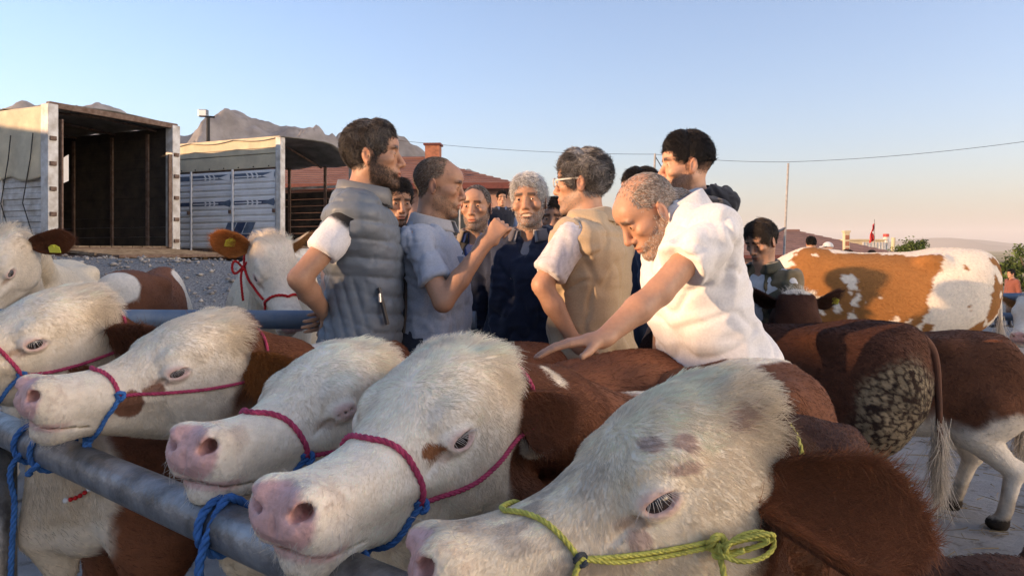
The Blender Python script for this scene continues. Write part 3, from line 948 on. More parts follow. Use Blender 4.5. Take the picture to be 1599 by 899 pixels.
wire(at(560, 212, 36), at(1023, 241, 34), .22, 'overhead wire running from the mountain side to the dark pole')
wire(at(1023, 241, 34), at(1231, 253, 32), .10, 'overhead wire between the two poles above the hooded man')
wire(at(1231, 253, 32), at(1900, 170, 27), .35, 'overhead wire rising from the slim pole into the open sky')
t = empty('floodlight_pole', (at(325, 200, 24)[0], 24, .1)); tag(t, 'floodlight on a dark pole behind the trucks', 'lamp')
zt_ = at(325, 182, 24)[2] - .1
MB().tube([(0, 0, 0), (0, 0, zt_)], .055, 10).build('pole', M_BLACK, t)
MB().tube([(-.12, 0, zt_), (.2, 0, zt_ - .02)], .03, 8).build('cross_arm', M_BLACK, t)
l = MB().box((-.27, -.12, zt_ - .02), (.0, .06, zt_ + .2)).build('lamp_housing', M_STEEL, t, bevel=.015)
MB().box((-.245, -.128, zt_ + .01), (-.025, -.122, zt_ + .18)).build('lamp_glass', M_PANEL, l)


# ------------------------------------------------------------------ rails of the pens
t = empty('front_rail', (0, 0, 0)); tag(t, 'grey steel tube rail running diagonally under the calves muzzles', 'rail')
RAIL_A = np.array([-1.237, 1.856, .85]); RAIL_DIR = np.array([.767, -.641, 0]); RAIL_R = .036
MB().tube([tuple(RAIL_A + RAIL_DIR * q) for q in np.linspace(-3.4, 2.4, 40)], RAIL_R, 28).build('top_rail', M_STEEL, t, smooth=True)
MB().tube([tuple(RAIL_A + RAIL_DIR * q - np.array([0, 0, .52])) for q in np.linspace(-3.4, 2.2, 20)], .022, 18).build('lower_rail', M_STEEL, t, smooth=True)
for q in (-.03, -2.6, 2.05):
    p = RAIL_A + RAIL_DIR * q
    MB().tube([(p[0], p[1], 0), (p[0], p[1], .818)], .045, 24).build('post', M_STEEL, t, smooth=True)
t = empty('back_rail', (0, 0, 0)); tag(t, 'grey blue tube rail behind the calves, in front of the gravel bank', 'rail')
MB().tube([(-6, 3.55, .985), (-.15, 3.2, .985)], .04, 20).build('top_rail', M_BLUEP, t, smooth=True)
MB().tube([(-6, 3.55, .5), (-.15, 3.2, .5)], .022, 16).build('lower_rail', M_BLUEP, t, smooth=True)
for x in (-5.2, -3.2, -.3):
    y = 3.2 + (-.15 - x) * .0598
    MB().tube([(x, y, 0), (x, y, .95)], .04, 16).build('post', M_BLUEP, t, smooth=True)
t = empty('pen_fence', (0, 0, 0)); tag(t, 'blue tube fence of the pen behind the brown calves', 'rail')
for z in (.90, .74, .40):
    MB().tube([(2.0, 6.2, z), (9.5, 6.2, z)], .032, 16).build('pipe', M_BLUEP, t, smooth=True)
for x in (2.2, 4.6, 7.0, 9.4):
    MB().tube([(x, 6.2, 0), (x, 6.2, .93)], .035, 16).build('post', M_BLUEP, t, smooth=True)

# unseen sheds added out of view on the left to block the low sun
M_SHED = mat_plain('grey_shed_sheet', (.35, .34, .33), .7, var=.15)
def shed(label, cx, cy, lx, ly, h):
    t = empty('shade_shed', (cx, cy, 0)); tag(t, label, 'shade caster')
    MB().box((-lx / 2, -ly / 2, -.5), (lx / 2, ly / 2, h - .25)).build('wall', M_SHED, t)
    MB().poly([(-lx / 2 - .3, -ly / 2 - .3, h - .25), (lx / 2 + .3, -ly / 2 - .3, h - .25), (lx / 2 + .3, -ly / 2 - .3, h - .1), (0, -ly / 2 - .3, h), (-lx / 2 - .3, -ly / 2 - .3, h - .1)], ly + .6, (0, 1, 0)).build('roof', M_ROOF, t)
    MB().box((lx / 2 + .002, -1.2, 0), (lx / 2 + .05, 1.2, 2.4)).build('door', M_WHITE, t)
SHED_LO, SHED_HI = 3.86, 5.2
shed('unseen long low shed added to shade the calves', -19.0, -13.4, 6.0, 17.0, 4.06)
shed('unseen lower shed added to shade the standing people low down', -19.0, -1.9, 6.0, 4.6, SHED_LO)
shed('unseen taller shed added to shade the lower truck sides', -22.0, 9.6, 6.0, 15.0, SHED_HI)


# ------------------------------------------------------------------ trees
def tree(label, base, h, r, seed, nleaf=5200, ls=.11):
    rgt = np.random.default_rng(seed)
    t = empty('leafy_tree', base); tag(t, label, 'tree', 'trees beyond the market yard')
    tr = MB().tube([(0, 0, -.3), (.05, 0, h * .3), (.0, .05, h * .55)], [.16, .12, .08], 10)
    tips = []
    for i in range(9):
        a = i * 2.4; q = rgt.uniform(.45, .95)
        e = (math.cos(a) * r * .7 * q, math.sin(a) * r * .7 * q, h * rgt.uniform(.55, .92))
        tr.tube([(0, 0, h * rgt.uniform(.25, .5)), (e[0] * .5, e[1] * .5, e[2] * .8), e], [.07, .04, .02], 6)
        tips.append(e)
    tr.build('trunk', mat_plain('bark', (.12, .085, .06), .9, var=.3, bump=.5), t)
    cl = []
    for k in range(46):
        d = rgt.normal(0, 1, 3); d /= np.linalg.norm(d)
        rr = rgt.uniform(.35, 1) ** .5
        cl.append((d * np.array([r, r, h * .33]) * rr + [0, 0, h * .66], rgt.uniform(.14, .30) * r))
    C, S = np.array([c[0] for c in cl]), np.array([c[1] for c in cl])
    k = rgt.integers(0, len(cl), nleaf)
    P = C[k] + rgt.normal(0, .5, (nleaf, 3)) * S[k][:, None]
    A = rgt.normal(0, 1, (nleaf, 3)); A /= np.linalg.norm(A, axis=1, keepdims=True)
    B = np.cross(A, rgt.normal(0, 1, (nleaf, 3))); B /= np.linalg.norm(B, axis=1, keepdims=True)
    sz = rgt.uniform(.6, 1.3, nleaf)[:, None] * ls
    V = np.stack([P - A * sz, P + B * sz * .5, P + A * sz, P - B * sz * .5], 1).reshape(-1, 3)
    cc = np.repeat(np.tile([.085, .125, .03], (nleaf, 1)) * rgt.uniform(.5, 1.5, nleaf)[:, None] * (.75 + .5 * (k % 5) / 4)[:, None], 4, 0)
    mesh_obj('crown', V, np.arange(nleaf * 4).reshape(-1, 4), M_LEAF, t, cc, flat=True)


M_LEAF = mat_hair('leaf', .4, .5)
tree('round green tree behind the back of the spotted cow', (at(1428, 380, 62)[0], 62, -2.8), 5.0, 1.75, 3)
tree('green tree at the picture edge beyond the blue fence', (at(1606, 400, 48)[0], 48, -3.0), 4.6, 1.6, 5)
tree('small green shrub showing between tiled house and round tree', (at(1470, 390, 66)[0], 66, -3.0), 3.6, .9, 6, 1800)
for lb, u, d in (('lone small tree out in the dry fields above the far orange cow', 1545, 180), ('tiny tree far out in the dry fields next to the round tree', 1500, 260)):
    tree(lb, (at(u, 390, d)[0], d, float(ground_z(at(u, 390, d)[0], d))), 3.5, 1.6, int(d), 700, .2)
# ------------------------------------------------------------------ cattle
M_COAT = mat_coat('cattle_coat', rough=.8, bump=.5, bscale=160, spec=.15, mott=.1)
M_FUR = mat_hair('cattle_fur', trans=.3)
M_EYE = mat_coat('wet_eye', rough=.05, bump=0, spec=.8, mott=.02)
M_TAG = mat_plain('yellow_plastic', (.62, .60, .06), .4, var=.1)

WHITE = np.array([.80, .70, .57]); CREAM = np.array([.66, .55, .40]); BROWN = np.array([.120, .045, .022]); GINGER = np.array([.33, .12, .03])
DARK = np.array([.050, .019, .011]); PINK = np.array([.66, .38, .34]); TAN = np.array([.38, .19, .07])


def lerp(a, b, t):
    return a + (b - a) * np.asarray(t)[:, None]


HX = [-.05, -.02, .03, .08, .13, .18, .23, .28, .33, .375, .41, .435, .452]
HT = [-.03, .026, .050, .052, .040, .014, -.022, -.046, -.056, -.058, -.056, -.068, -.098]
HB = [-.13, -.15, -.165, -.17, -.174, -.176, -.172, -.163, -.155, -.148, -.142, -.136, -.120]
HW = [.050, .072, .090, .100, .101, .092, .074, .063, .058, .060, .067, .062, .036]
HN = [2.2, 2.3, 2.5, 2.6, 2.6, 2.5, 2.4, 2.3, 2.3, 2.3, 2.4, 2.3, 2.0]
JX = [.00, .04, .10, .16, .22, .28, .335, .375, .405, .425]
JB = [-.17, -.212, -.228, -.224, -.210, -.196, -.190, -.193, -.190, -.165]
JW = [.044, .062, .070, .066, .057, .051, .050, .053, .050, .030]


def head_field(f, s=1.0, lids=(.5, .5), fine=True):
    f.S = s
    f.loft(HX, HT, HB, HW, HN, k=.0)
    f.loft(JX, np.full(10, -.105), JB, JW, 2.2, k=.018)
    for sg in (1, -1):
        f.ell((.105, sg * .066, -.125), (.078, .026, .070), k=.018)                 # cheek
        f.ell((.160, sg * .078, -.026), (.050, .026, .026), euler(0, 14, sg * -10), k=.016)   # orbit
        f.cone((.205, sg * .072, -.108), (.300, sg * .052, -.112), .012, .008, k=.02)        # facial crest
        f.ell((.045, sg * .060, .020), (.035, .028, .026), k=.02)               # horn bud
        f.ell((.300, sg * .043, -.105), (.075, .018, .030), k=.02)              # muzzle side
        f.ell((.403, sg * .040, -.125), (.036, .028, .030), k=.014)             # lip pad
        f.ell((.424, sg * .034, -.078), (.026, .024, .022), k=.012)             # nostril wing
    f.ell((.395, 0, -.172), (.034, .038, .022), k=.012)                         # chin
    if not fine:
        for sg in (1, -1):
            f.ell((.432, sg * .036, -.084), (.022, .014, .010), k=.005, op='sub')
        return
    for sg in (1, -1):
        f.ell((.178, sg * .088, -.056), (.033, .0225, .0255), euler(0, 18, sg * -14), k=.007)           # lids
        o = lids[0 if sg > 0 else 1]
        f.ell((.1795, sg * .1105, -.0575), (.0255, .0185, max(.0145 * o, .0018)), euler(0, 18, sg * -14), k=.003, op='sub')
        f.ell((.212, sg * .082, -.080), (.030, .006, .004), euler(0, 32, sg * -18), k=.006, op='sub')     # tear groove
        f.ell((.436, sg * .041, -.083), (.030, .0125, .0115), euler(sg * 35, 0, sg * 48), k=.005, op='sub')      # nostril
        f.ell((.415, sg * .026, -.088), (.030, .010, .010), euler(0, 0, sg * 30), k=.004, op='sub')
        f.ell((.440, sg * .030, -.092), (.018, .008, .007), euler(0, 0, sg * 25), k=.006, op='sub')
    f.ell((.455, 0, -.108), (.010, .004, .022), k=.006, op='sub')               # cleft below the nose

    def mouth(X, Y, Z):
        zm = -.1475 - .012 * np.clip((.43 - X / s) / .1, 0, 1) - .10 * np.maximum(np.abs(Y) / s - .03, 0)
        d = np.abs(Z / s - zm) - .0022
        return np.maximum(np.maximum(d, .335 - X / s), .012 - np.sqrt((Y / s)**2 + np.maximum(X / s - .36, 0)**2)) * s
    f.custom(np.array([.325, -.08, -.18]) * s, np.array([.46, .08, -.1]) * s, mouth, k=.004)


def make_ear(parent, base, d, up, ln, wd, col_out, col_in, sgn, loc, seed=0, fur=2600, fl=.016, open_=.75):
    """a cupped, leaf-shaped ear with thickness and fur; base, d (direction), up (towards the opening) in world space"""
    A = frame(d, up)
    nu, nv = 22, 13
    V = []
    for i in range(nu):
        u = i / (nu - 1)
        w = wd * (.10 + .98 * math.sin(math.pi * min(1, .05 + .74 * u)) ** .8) * (1 if u < .62 else math.sqrt(max(0, 1 - ((u - .62) / .38)**2)) * .97 + .03)
        cup = min(1.5, open_ * (1.6 - 1.0 * u))
        th = .006 * (1 - u**4) + .001
        sag = -.035 * u * u
        w *= 1 + .10 * math.sin(u * 9 + seed) * u
        for side in (0, 1):
            for j in range(nv):
                v = -1 + 2 * j / (nv - 1)
                if side: v = -v
                a = v * cup
                y = w * math.sin(a) / max(math.sin(min(cup, 1.57)), .5)
                z = w * (1 - math.cos(a)) * .9 + sag + (-th if side == 0 else th) * (1 - .75 * v * v)
                V.append(A @ np.array([u * ln, y, z]) + base - loc)
    V = np.array(V, np.float32); R = 2 * nv
    Q = [[i * R + j, i * R + (j + 1) % R, (i + 1) * R + (j + 1) % R, (i + 1) * R + j] for i in range(nu - 1) for j in range(R)]
    for j in range(nv - 1):
        e = (nu - 1) * R
        Q.append([e + j, e + j + 1, e + R - 2 - j, e + R - 1 - j])
    Q = np.array(Q)
    inner = np.tile(np.r_[np.zeros(nv), np.ones(nv)], nu)
    nz = fbm(V, 30, 2, seed)
    C = lerp(np.tile(col_out, (len(V), 1)), col_in, inner) * (.75 + .5 * nz)[:, None]
    NN = vnormals(V, Q)
    mid = V.reshape(nu, R, 3).mean(1).repeat(R, 0)
    if ((NN * (V - mid)).sum(1)).mean() < 0:
        Q = Q[:, ::-1]; NN = -NN
    ob = mesh_obj('ear', V, Q, M_COAT, parent, C)
    if fur:
        q, W = sample_roots(V, Q, np.ones(len(V)), fur, seed + 5)
        D = np.tile(A @ np.array([1, 0, -.2]), (fur, 1)) + np.random.default_rng(seed).normal(0, .25, (fur, 3))
        inn = lerp_attr(inner, Q, q, W)
        cc = lerp_attr(C, Q, q, W) * np.random.default_rng(seed + 1).uniform(.7, 1.35, fur)[:, None]
        strands('ear_fur', lerp_attr(V, Q, q, W), D, lerp_attr(NN, Q, q, W), fl * (1 + .9 * inn), cc, M_FUR, ob, rad=.00042, lie=.40 + .3 * inn, curl=.45, seed=seed)
    return ob


def ear_tag(parent, p, n, up, size=(.05, .042), loc=0, name='ear_tag'):
    A = frame(n, up)
    m = MB()
    w, h = size
    out = [(-.5, -.5), (.5, -.5), (.5, .2), (.18, .5), (-.18, .5), (-.5, .2)]
    m.poly([tuple(A @ np.array([0, a * w, b * h]) + p - loc) for a, b in out], .003, A[:, 0])
    m.tube([tuple(A @ np.array([-.004, 0, h * .33]) + p - loc), tuple(A @ np.array([.008, 0, h * .33]) + p - loc)], .007, 10)
    return m.build(name, M_TAG, parent)


def body_field(f, g, R, B0, Rb, hw, pos, s, neck=True, legs=None, bulk=1.0, long=1.0):
    """barrel, neck and legs. Body frame: x forward, origin on the ground below the withers. g maps world -> field space"""
    z = hw
    P = lambda x, y, zz: g(Rb @ np.array([x * long, y * bulk, zz]) + B0)
    RR = R.T @ Rb
    f.S = 1.0
    x = np.array([.27, .22, .12, .0, -.12, -.30, -.52, -.72, -.88, -.97, -1.0]) * long * z / .98
    top = np.array([-.22, -.12, -.045, 0, -.012, -.032, -.028, -.004, -.012, -.055, -.2]) * z
    bot = np.array([-.36, -.46, -.52, -.55, -.56, -.575, -.575, -.53, -.46, -.38, -.3]) * z
    w = np.array([.05, .105, .15, .172, .20, .225, .225, .205, .165, .10, .04]) * bulk * z / .98
    f.loft(x, top + z, bot + z, w, [2, 2, 2.1, 2.1, 2.1, 2.15, 2.25, 2.5, 2.6, 2.4, 2], pos=g(B0), rot=RR, k=.0)
    for sg in (1, -1):
        f.ell(P(.03, sg * .145, .62 * z), (.14, .06, .22), RR @ euler(0, 12, 0), k=.06)      # shoulder
        f.ell(P(-.74, sg * .15, .70 * z), (.20, .085, .24), RR @ euler(0, -14, 0), k=.07)    # haunch
        f.ell(P(-.60 * z, sg * .155 * z, .925 * z), (.075 * z, .045 * z, .035 * z), RR, k=.07)                       # hip bone
    if neck:
        h = lambda x, y, zz: g(R @ (np.array([x, y, zz]) * s) + pos)
        mid = (h(-.02, 0, -.06) + P(.02, 0, .90 * z)) / 2
        f.chain([h(.03, 0, -.045), mid + np.array([0, 0, .012]), P(.02, 0, .88 * z)], [.078 * s, .098, .125], k=.03)
        mid2 = (h(.06, 0, -.14) + P(.18, 0, .64 * z)) / 2
        f.chain([h(.06, 0, -.135), mid2, P(.14, 0, .62 * z)], [.062 * s, .092, .13], k=.04)
        f.chain([mid2 * .6 + h(.08, 0, -.17) * .4, P(.26, 0, .58 * z), P(.2, 0, .46 * z)], [.03, .045, .04], k=.06, flat=(RR @ np.array([0, 1., 0]), .45))
    lg = legs or {}
    for sg, nm in ((1, 'l'), (-1, 'r')):
        a = lg.get('f' + nm, 0.0); b = lg.get('h' + nm, 0.0)
        f.chain([P(.02, sg * .13, .52 * z), P(.05 + a * .4, sg * .125, .36 * z), P(.045 + a * .8, sg * .12, .19 * z), P(.05 + a, sg * .12, .075), P(.075 + a, sg * .12, .03)], [.085, .05, .034, .029, .034], k=.05)
        f.ell(P(.045 + a * .75, sg * .12, .20 * z), (.036, .036, .045), RR, k=.02)
        f.ell(P(.085 + a, sg * .12, .03), (.05, .04, .034), RR, k=.015)
        f.chain([P(-.74, sg * .13, .62 * z), P(-.66 + b * .4, sg * .145, .50 * z), P(-.84 + b * .8, sg * .125, .30 * z), P(-.80 + b, sg * .12, .10), P(-.775 + b, sg * .12, .03)], [.13, .085, .040, .030, .034], k=.06)
        f.ell(P(-.855 + b * .8, sg * .125, .31 * z), (.042, .032, .05), RR @ euler(0, 20, 0), k=.02)
        f.ell(P(-.76 + b, sg * .12, .03), (.05, .04, .034), RR, k=.015)


def make_calf(name, pos, x, y, s, B0, heading, hw, coat, label, cat='calf', fine=True, coarse=.018, fur=52000, lids=(.7, .7), ears=(), body_fur=14000,
              group=None, neck=True, head=True, legs=None, bulk=1.0, long=1.0, tail=None, seed=0, furlen=1.0, blur=0, iris=None, whorl=(.175, 0, .01)):
    R = np.stack([x / np.linalg.norm(x), y / np.linalg.norm(y), np.cross(x, y)], 1)
    u, _, vt = np.linalg.svd(R); R = u @ vt
    pos = np.asarray(pos, float); B0 = np.asarray(B0, float)
    hd = np.array([heading[0], heading[1], 0.]); hd /= np.linalg.norm(hd)
    Rb = frame(hd)
    g = lambda p: R.T @ (np.asarray(p, float) - pos)
    z = hw
    cs = np.array([g(Rb @ np.array([a * long * z / .98, b * bulk, c]) + B0) for a in (-1.06, .42) for b in (-.27 * max(1, z / .98), .27 * max(1, z / .98)) for c in (-.03, z + .06)])
    lo, hi = cs.min(0) - .04, cs.max(0) + .04
    fl, fh = np.array([-.07, -.125, -.245]) * s, np.array([.47, .125, .075]) * s
    if not head: fl = fh = None
    axes = []
    st = (.0041 if fine is True else .0058) if fine else .008
    for a in range(3):
        if head:
            segs = []
            l, h = min(lo[a], fl[a] - .03), max(hi[a], fh[a] + .03)
            segs.append((l, fl[a], coarse)); segs.append((fl[a], fh[a], st)); segs.append((fh[a], h, coarse))
            axes.append(axis_lines(segs))
        else:
            axes.append(axis_lines([(lo[a], hi[a], coarse)]))
    f = Field(*axes)
    body_field(f, g, R, B0, Rb, hw, pos, s, neck and head, legs, bulk, long)
    if head:
        hf = Field(*axes)
        head_field(hf, s, lids, fine)
        a, b, k = f.F, hf.F, .035
        h = np.clip(.5 + .5 * (b - a) / k, 0, 1)
        f.F = b + (a - b) * h - k * h * (1 - h)
        f.F = np.where(np.broadcast_to((f.ax[0] > .14 * s)[:, None, None], f.F.shape), np.minimum(a, b), f.F)
    V, Q = f.mesh()
    if fine is False: V = smooth(V, Q, 1)
    Vw = (V @ R.T + pos).astype(np.float32)
    loc = np.array([B0[0], B0[1], 0.0])
    ph = V / s
    pb = (Vw - B0) @ Rb
    Nw = vnormals(Vw, Q)
    nh = Nw @ R
    isH = head & (ph[:, 0] > -.02) & (np.abs(ph[:, 1]) < .13) & (ph[:, 2] > -.25) & (ph[:, 2] < .08) if head else np.zeros(len(V), bool)
    C = coat(ph, pb, isH, nh)
    if head: C = np.concatenate([C, C_PINKNESS(ph)[:, None]], 1)
    ob = mesh_obj(name, Vw - loc, Q, M_COAT, None, C)
    ob.location = loc
    tag(ob, label, cat, group)
    rg = np.random.default_rng(seed)
    # ---- fur on the head
    VL = Vw - loc
    if head and fur:
        pk = C_PINKNESS(ph)
        ed = np.minimum(np.linalg.norm((ph - [.180, .094, -.058]) * [1, .8, 1.5], axis=1), np.linalg.norm((ph - [.180, -.094, -.058]) * [1, .8, 1.5], axis=1))
        dens = np.where(ph[:, 0] > -.28, 1.0, 0.0) * np.where(np.linalg.norm(ph - [.15, 0, -.08], axis=1) < .48, 1, 0) * (1 - .97 * pk) * sstep(.023, .031, ed)
        q, W = sample_roots(VL, Q, dens.astype(np.float32), fur, seed)
        P0 = lerp_attr(VL, Q, q, W); Nn = lerp_attr(Nw, Q, q, W); p = lerp_attr(ph, Q, q, W)
        hp = np.where(p[:, 0] > -.01, 1.0, 0.0)
        d = p - np.array(whorl)
        d = d / (np.linalg.norm(d, axis=1, keepdims=True) + .02)
        d[:, 2] -= .35 * sstep(.03, .08, np.abs(p[:, 1]))
        d[:, 0] -= .5 * sstep(.04, .08, np.abs(p[:, 1])) * sstep(.30, .2, p[:, 0])
        nb = np.array([-.8, 0, -.5])
        d = lerp(d, nb, 1 - hp)
        cl = np.stack([vnoise(p, 26, seed + 1), vnoise(p, 26, seed + 2), vnoise(p, 26, seed + 3)], 1) - .5
        cf = np.stack([vnoise(p, 75, seed + 4), vnoise(p, 75, seed + 5), vnoise(p, 75, seed + 6)], 1) - .5
        topm = sstep(.20, .02, p[:, 0]) * sstep(-.07, .0, p[:, 2]) * hp
        d = d + cl * (.4 + .9 * topm)[:, None] + cf * (.5 + .7 * topm)[:, None]
        edl = np.minimum(np.linalg.norm(p - [.180, .098, -.058], axis=1), np.linalg.norm(p - [.180, -.098, -.058], axis=1))
        pol = sstep(.10, .02, p[:, 0]) * sstep(-.05, .02, p[:, 2]) * hp
        L = (.0050 + .0055 * sstep(.36, .18, p[:, 0]) + .006 * topm + .028 * pol + .008 * sstep(-.17, -.21, p[:, 2])) * (.35 + .65 * sstep(.02, .055, edl))
        L = np.where(hp > 0, L, .014) * furlen * s
        pc = coat(p.astype(np.float32), ((P0 + loc) - B0) @ Rb, p[:, 0] > -.02, Nn @ R)
        pc = pc * (rg.uniform(.80, 1.22, fur) * (.85 + .3 * vnoise(p, 45, seed + 9)))[:, None]
        strands('fur', P0, d @ R.T, Nn, L, np.clip(pc, .004, .86), M_FUR, ob, rad=.00031 + .00016 * pol, lie=.16 + .12 * topm + .3 * pol, curl=.2, npt=4, seed=seed)
    if head and fine is True and fur:
        dens = sstep(.35, .39, ph[:, 0]) * sstep(-.10, -.13, ph[:, 2]) + .25 * sstep(.36, .40, ph[:, 0]) * (1 - C_PINKNESS(ph))
        n = 240
        q, W = sample_roots(VL, Q, dens.astype(np.float32) + 1e-9, n, seed + 77)
        strands('whiskers', lerp_attr(VL, Q, q, W), np.tile(R @ np.array([.5, 0, -.9]), (n, 1)) + rg.normal(0, .4, (n, 3)), lerp_attr(Nw, Q, q, W), rg.uniform(.008, .026, n), np.tile([.62, .56, .48], (n, 1)), M_FUR, ob, rad=.00032, lie=.75, curl=.25, seed=seed)
    if body_fur:
        dens = (np.linalg.norm(ph - [.15, 0, -.08], axis=1) > (.45 if head else 0)) * np.where(pb[:, 2] > .3, 1.0, .25)
        q, W = sample_roots(VL, Q, dens.astype(np.float32), body_fur, seed + 40)
        P0 = lerp_attr(VL, Q, q, W); Nn = lerp_attr(Nw, Q, q, W); p = lerp_attr(ph, Q, q, W); b = ((P0 + loc) - B0) @ Rb
        d = np.tile(Rb @ np.array([-.8, 0, -.45]), (body_fur, 1)) + (np.stack([vnoise(b, 12, i) for i in (1, 2, 3)], 1) - .5) * .9
        pc = coat(p.astype(np.float32), b, np.zeros(len(p), bool), Nn @ R) * rg.uniform(.7, 1.3, body_fur)[:, None]
        strands('body_fur', P0, d, Nn, np.full(body_fur, .016), np.clip(pc, .004, .86), M_FUR, ob, rad=.0008, lie=.2, curl=.25, npt=3, seed=seed + 2)
    hw_ = lambda a: R @ (np.asarray(a, float) * s) + pos
    # ---- eyes
    if head and fine:
        for i, sg in enumerate((1, -1)):
            c = hw_((.179, sg * .0835, -.0565)); r = .0222 * s
            out = R @ np.array([.16 if iris is None else iris[0], sg * .97, .12 if iris is None else iris[1]]); out /= np.linalg.norm(out)
            nu, nv = 28, 18
            A = frame(out, R[:, 2])
            vs, cc = [], []
            for a in range(nv + 1):
                th = math.pi * a / nv
                for b in range(nu):
                    ph_ = 2 * math.pi * b / nu
                    dl = np.array([math.cos(th), math.sin(th) * math.cos(ph_), math.sin(th) * math.sin(ph_)])
                    vs.append(A @ dl * r + c - loc)
                    ang = math.degrees(th)
                    pup = (dl[1] / .42)**2 + (dl[2] / .24)**2 < 1 and ang < 60
                    cc.append((.006, .006, .010) if pup else (.030, .017, .011) if ang < 54 else (.14, .09, .075) if ang < 58 else (.42, .33, .30))
            qs = [[a * nu + b, a * nu + (b + 1) % nu, (a + 1) * nu + (b + 1) % nu, (a + 1) * nu + b] for a in range(nv) for b in range(nu)]
            e = mesh_obj('eye', np.array(vs), np.array(qs)[:, ::-1], M_EYE, ob, np.array(cc))
            nl = 20
            t = np.linspace(-1, 1, nl)
            dr = lids[i]
            pl = np.stack([.1795 + .023 * t * math.cos(math.radians(18)), np.full(nl, sg * .1055) - sg * .006 * t * t - sg * .004 * t, -.0575 + .0110 * max(dr, .25) * np.sqrt(1 - .9 * t * t) - .019 * t * math.sin(math.radians(18)) + .001], 1)
            dirs = np.stack([.35 * t, np.full(nl, sg * .95), np.full(nl, -.12 - .35 * (dr < .4))], 1)
            strands('eyelashes', np.array([hw_(q_) for q_ in pl]) - loc, dirs @ R.T, np.tile(out, (nl, 1)), np.full(nl, .017), np.tile([.62, .56, .5], (nl, 1)), M_FUR, e, rad=.0005, lie=.25, curl=.1, seed=seed)
    for k, er in enumerate(ears):
        e = make_ear(ob, hw_(er['base']), R @ np.array(er['d'], float), R @ np.array(er['up'], float), er.get('ln', .15) * s, er.get('wd', .05) * s, er.get('out', BROWN), er.get('in', TAN), er['base'][1], loc, seed + 60 + k, er.get('fur', 3000), er.get('fl', .016), er.get('open', .75))
        if 'tag' in er:
            tg = er['tag']
            ear_tag(e, hw_(tg[0]), R @ np.array(tg[1], float), R @ np.array(tg[2], float), tg[3] if len(tg) > 3 else (.05, .042), loc)
    if tail is not None:
        pts = [Rb @ np.array(q_) * 1.0 + B0 for q_ in tail['pts']]
        pp = np.array(pts); tk = np.linspace(0, len(pp) - 1, 40)
        pf = np.stack([pchip(np.arange(len(pp)), pp[:, k_], tk) for k_ in range(3)], 1); rf_ = np.interp(tk, np.arange(len(pp)), tail['rad'])
        m = MB().tube([tuple(q_ - loc) for q_ in pf], list(rf_), 10)
        t = m.build('tail', tail['mat'], ob, smooth=True)
        n = tail.get('n', 500)
        rt = np.random.default_rng(seed + 5)
        k0 = len(pts) - 4
        tt = rt.uniform(0, 1, n)
        seg = (tt * 3).astype(int); ff = tt * 3 - seg
        PP = np.array(pts)
        root = PP[k0 + seg] * (1 - ff)[:, None] + PP[k0 + seg + 1] * ff[:, None] + rt.normal(0, .012, (n, 3)) - loc
        strands('tail_switch', root, np.tile([0, 0, -1.], (n, 1)) + rt.normal(0, .12, (n, 3)), rt.normal(0, 1, (n, 3)) * .3 + Rb[:, 1], np.full(n, .13), np.tile(tail['col'], (n, 1)) * rt.uniform(.5, 1.2, n)[:, None], M_FUR, t, rad=.0011, lie=.04, curl=.12, npt=4, seed=3)
    return dict(ob=ob, R=R, pos=pos, s=s, V=VL, Q=Q, loc=loc, Rb=Rb, B0=B0, hw=hw_)


def C_PINKNESS(ph):
    d = np.sqrt(((ph[:, 0] - .452) / .062)**2 + (ph[:, 1] / .066)**2 + ((ph[:, 2] + .098) / .048)**2)
    d = d + (fbm(ph, 60, 2, 4) - .5) * .16
    lip = sstep(.014, .005, np.abs(ph[:, 2] + .150)) * sstep(.36, .41, ph[:, 0])
    return np.maximum(sstep(1.06, .86, d), lip * .8)


def blot(p, c, r, seed=0, freq=40, amt=.45, soft=.06):
    d = np.sqrt((((p - np.array(c)) / np.array(r))**2).sum(1)) + (fbm(p, freq, 3, seed) - .5) * amt * 2
    return sstep(1 + soft, 1 - soft, d)


def face_coat(ph, base=WHITE, dirt=.35, seed=0):
    """white Simmental face with pink nose, rosy eyelids and dingy yellow in the long hair"""
    n = fbm(ph, 14, 3, seed)
    C = np.tile(base, (len(ph), 1)) * (.86 + .22 * n)[:, None]
    C = lerp(C, CREAM * .95, dirt * sstep(.42, .7, fbm(ph, 9, 3, seed + 3)) + .25 * sstep(.0, -.2, ph[:, 2]))
    for sg in (1, -1):
        e = np.linalg.norm((ph - np.array([.180, sg * .096, -.058])) * [1, 1, 1.5], axis=1)
        C = lerp(C, PINK * .9, sstep(.032, .019, e) * .75)
        t = np.linalg.norm((ph - np.array([.212, sg * .084, -.078])) * [.6, 1, 1.6], axis=1)
        C = lerp(C, np.array([.34, .19, .13]), sstep(.022, .008, t) * .6)
    pk = C_PINKNESS(ph)
    pn = PINK
    C = C * (1 - pk[:, None]) + (np.tile(pn, (len(ph), 1)) * (.90 + .2 * fbm(ph, 50, 2, 8))[:, None]) * pk[:, None]
    # bristly, freckled skin just behind the nose pad
    fr = sstep(.60, .68, vnoise(ph, 190, seed + 5)) * sstep(.375, .40, ph[:, 0]) * .22
    C = lerp(C, np.array([.30, .17, .13]), fr)
    ring = sstep(.05, .0, np.abs(ph[:, 0] - .385)) * sstep(-.12, -.06, ph[:, 2]) * sstep(.45, .62, fbm(ph, 40, 2, seed + 6))
    C = lerp(C, np.array([.42, .28, .20]), ring * .5)
    return C


def brown_coat(pb, base=BROWN, seed=0, var=.5):
    n = fbm(pb, 5, 3, seed); m = fbm(pb * [3, 12, 12], 4, 2, seed + 4)
    return np.tile(base, (len(pb), 1)) * (1 - var / 2 + var * n)[:, None] * (.85 + .3 * m)[:, None]


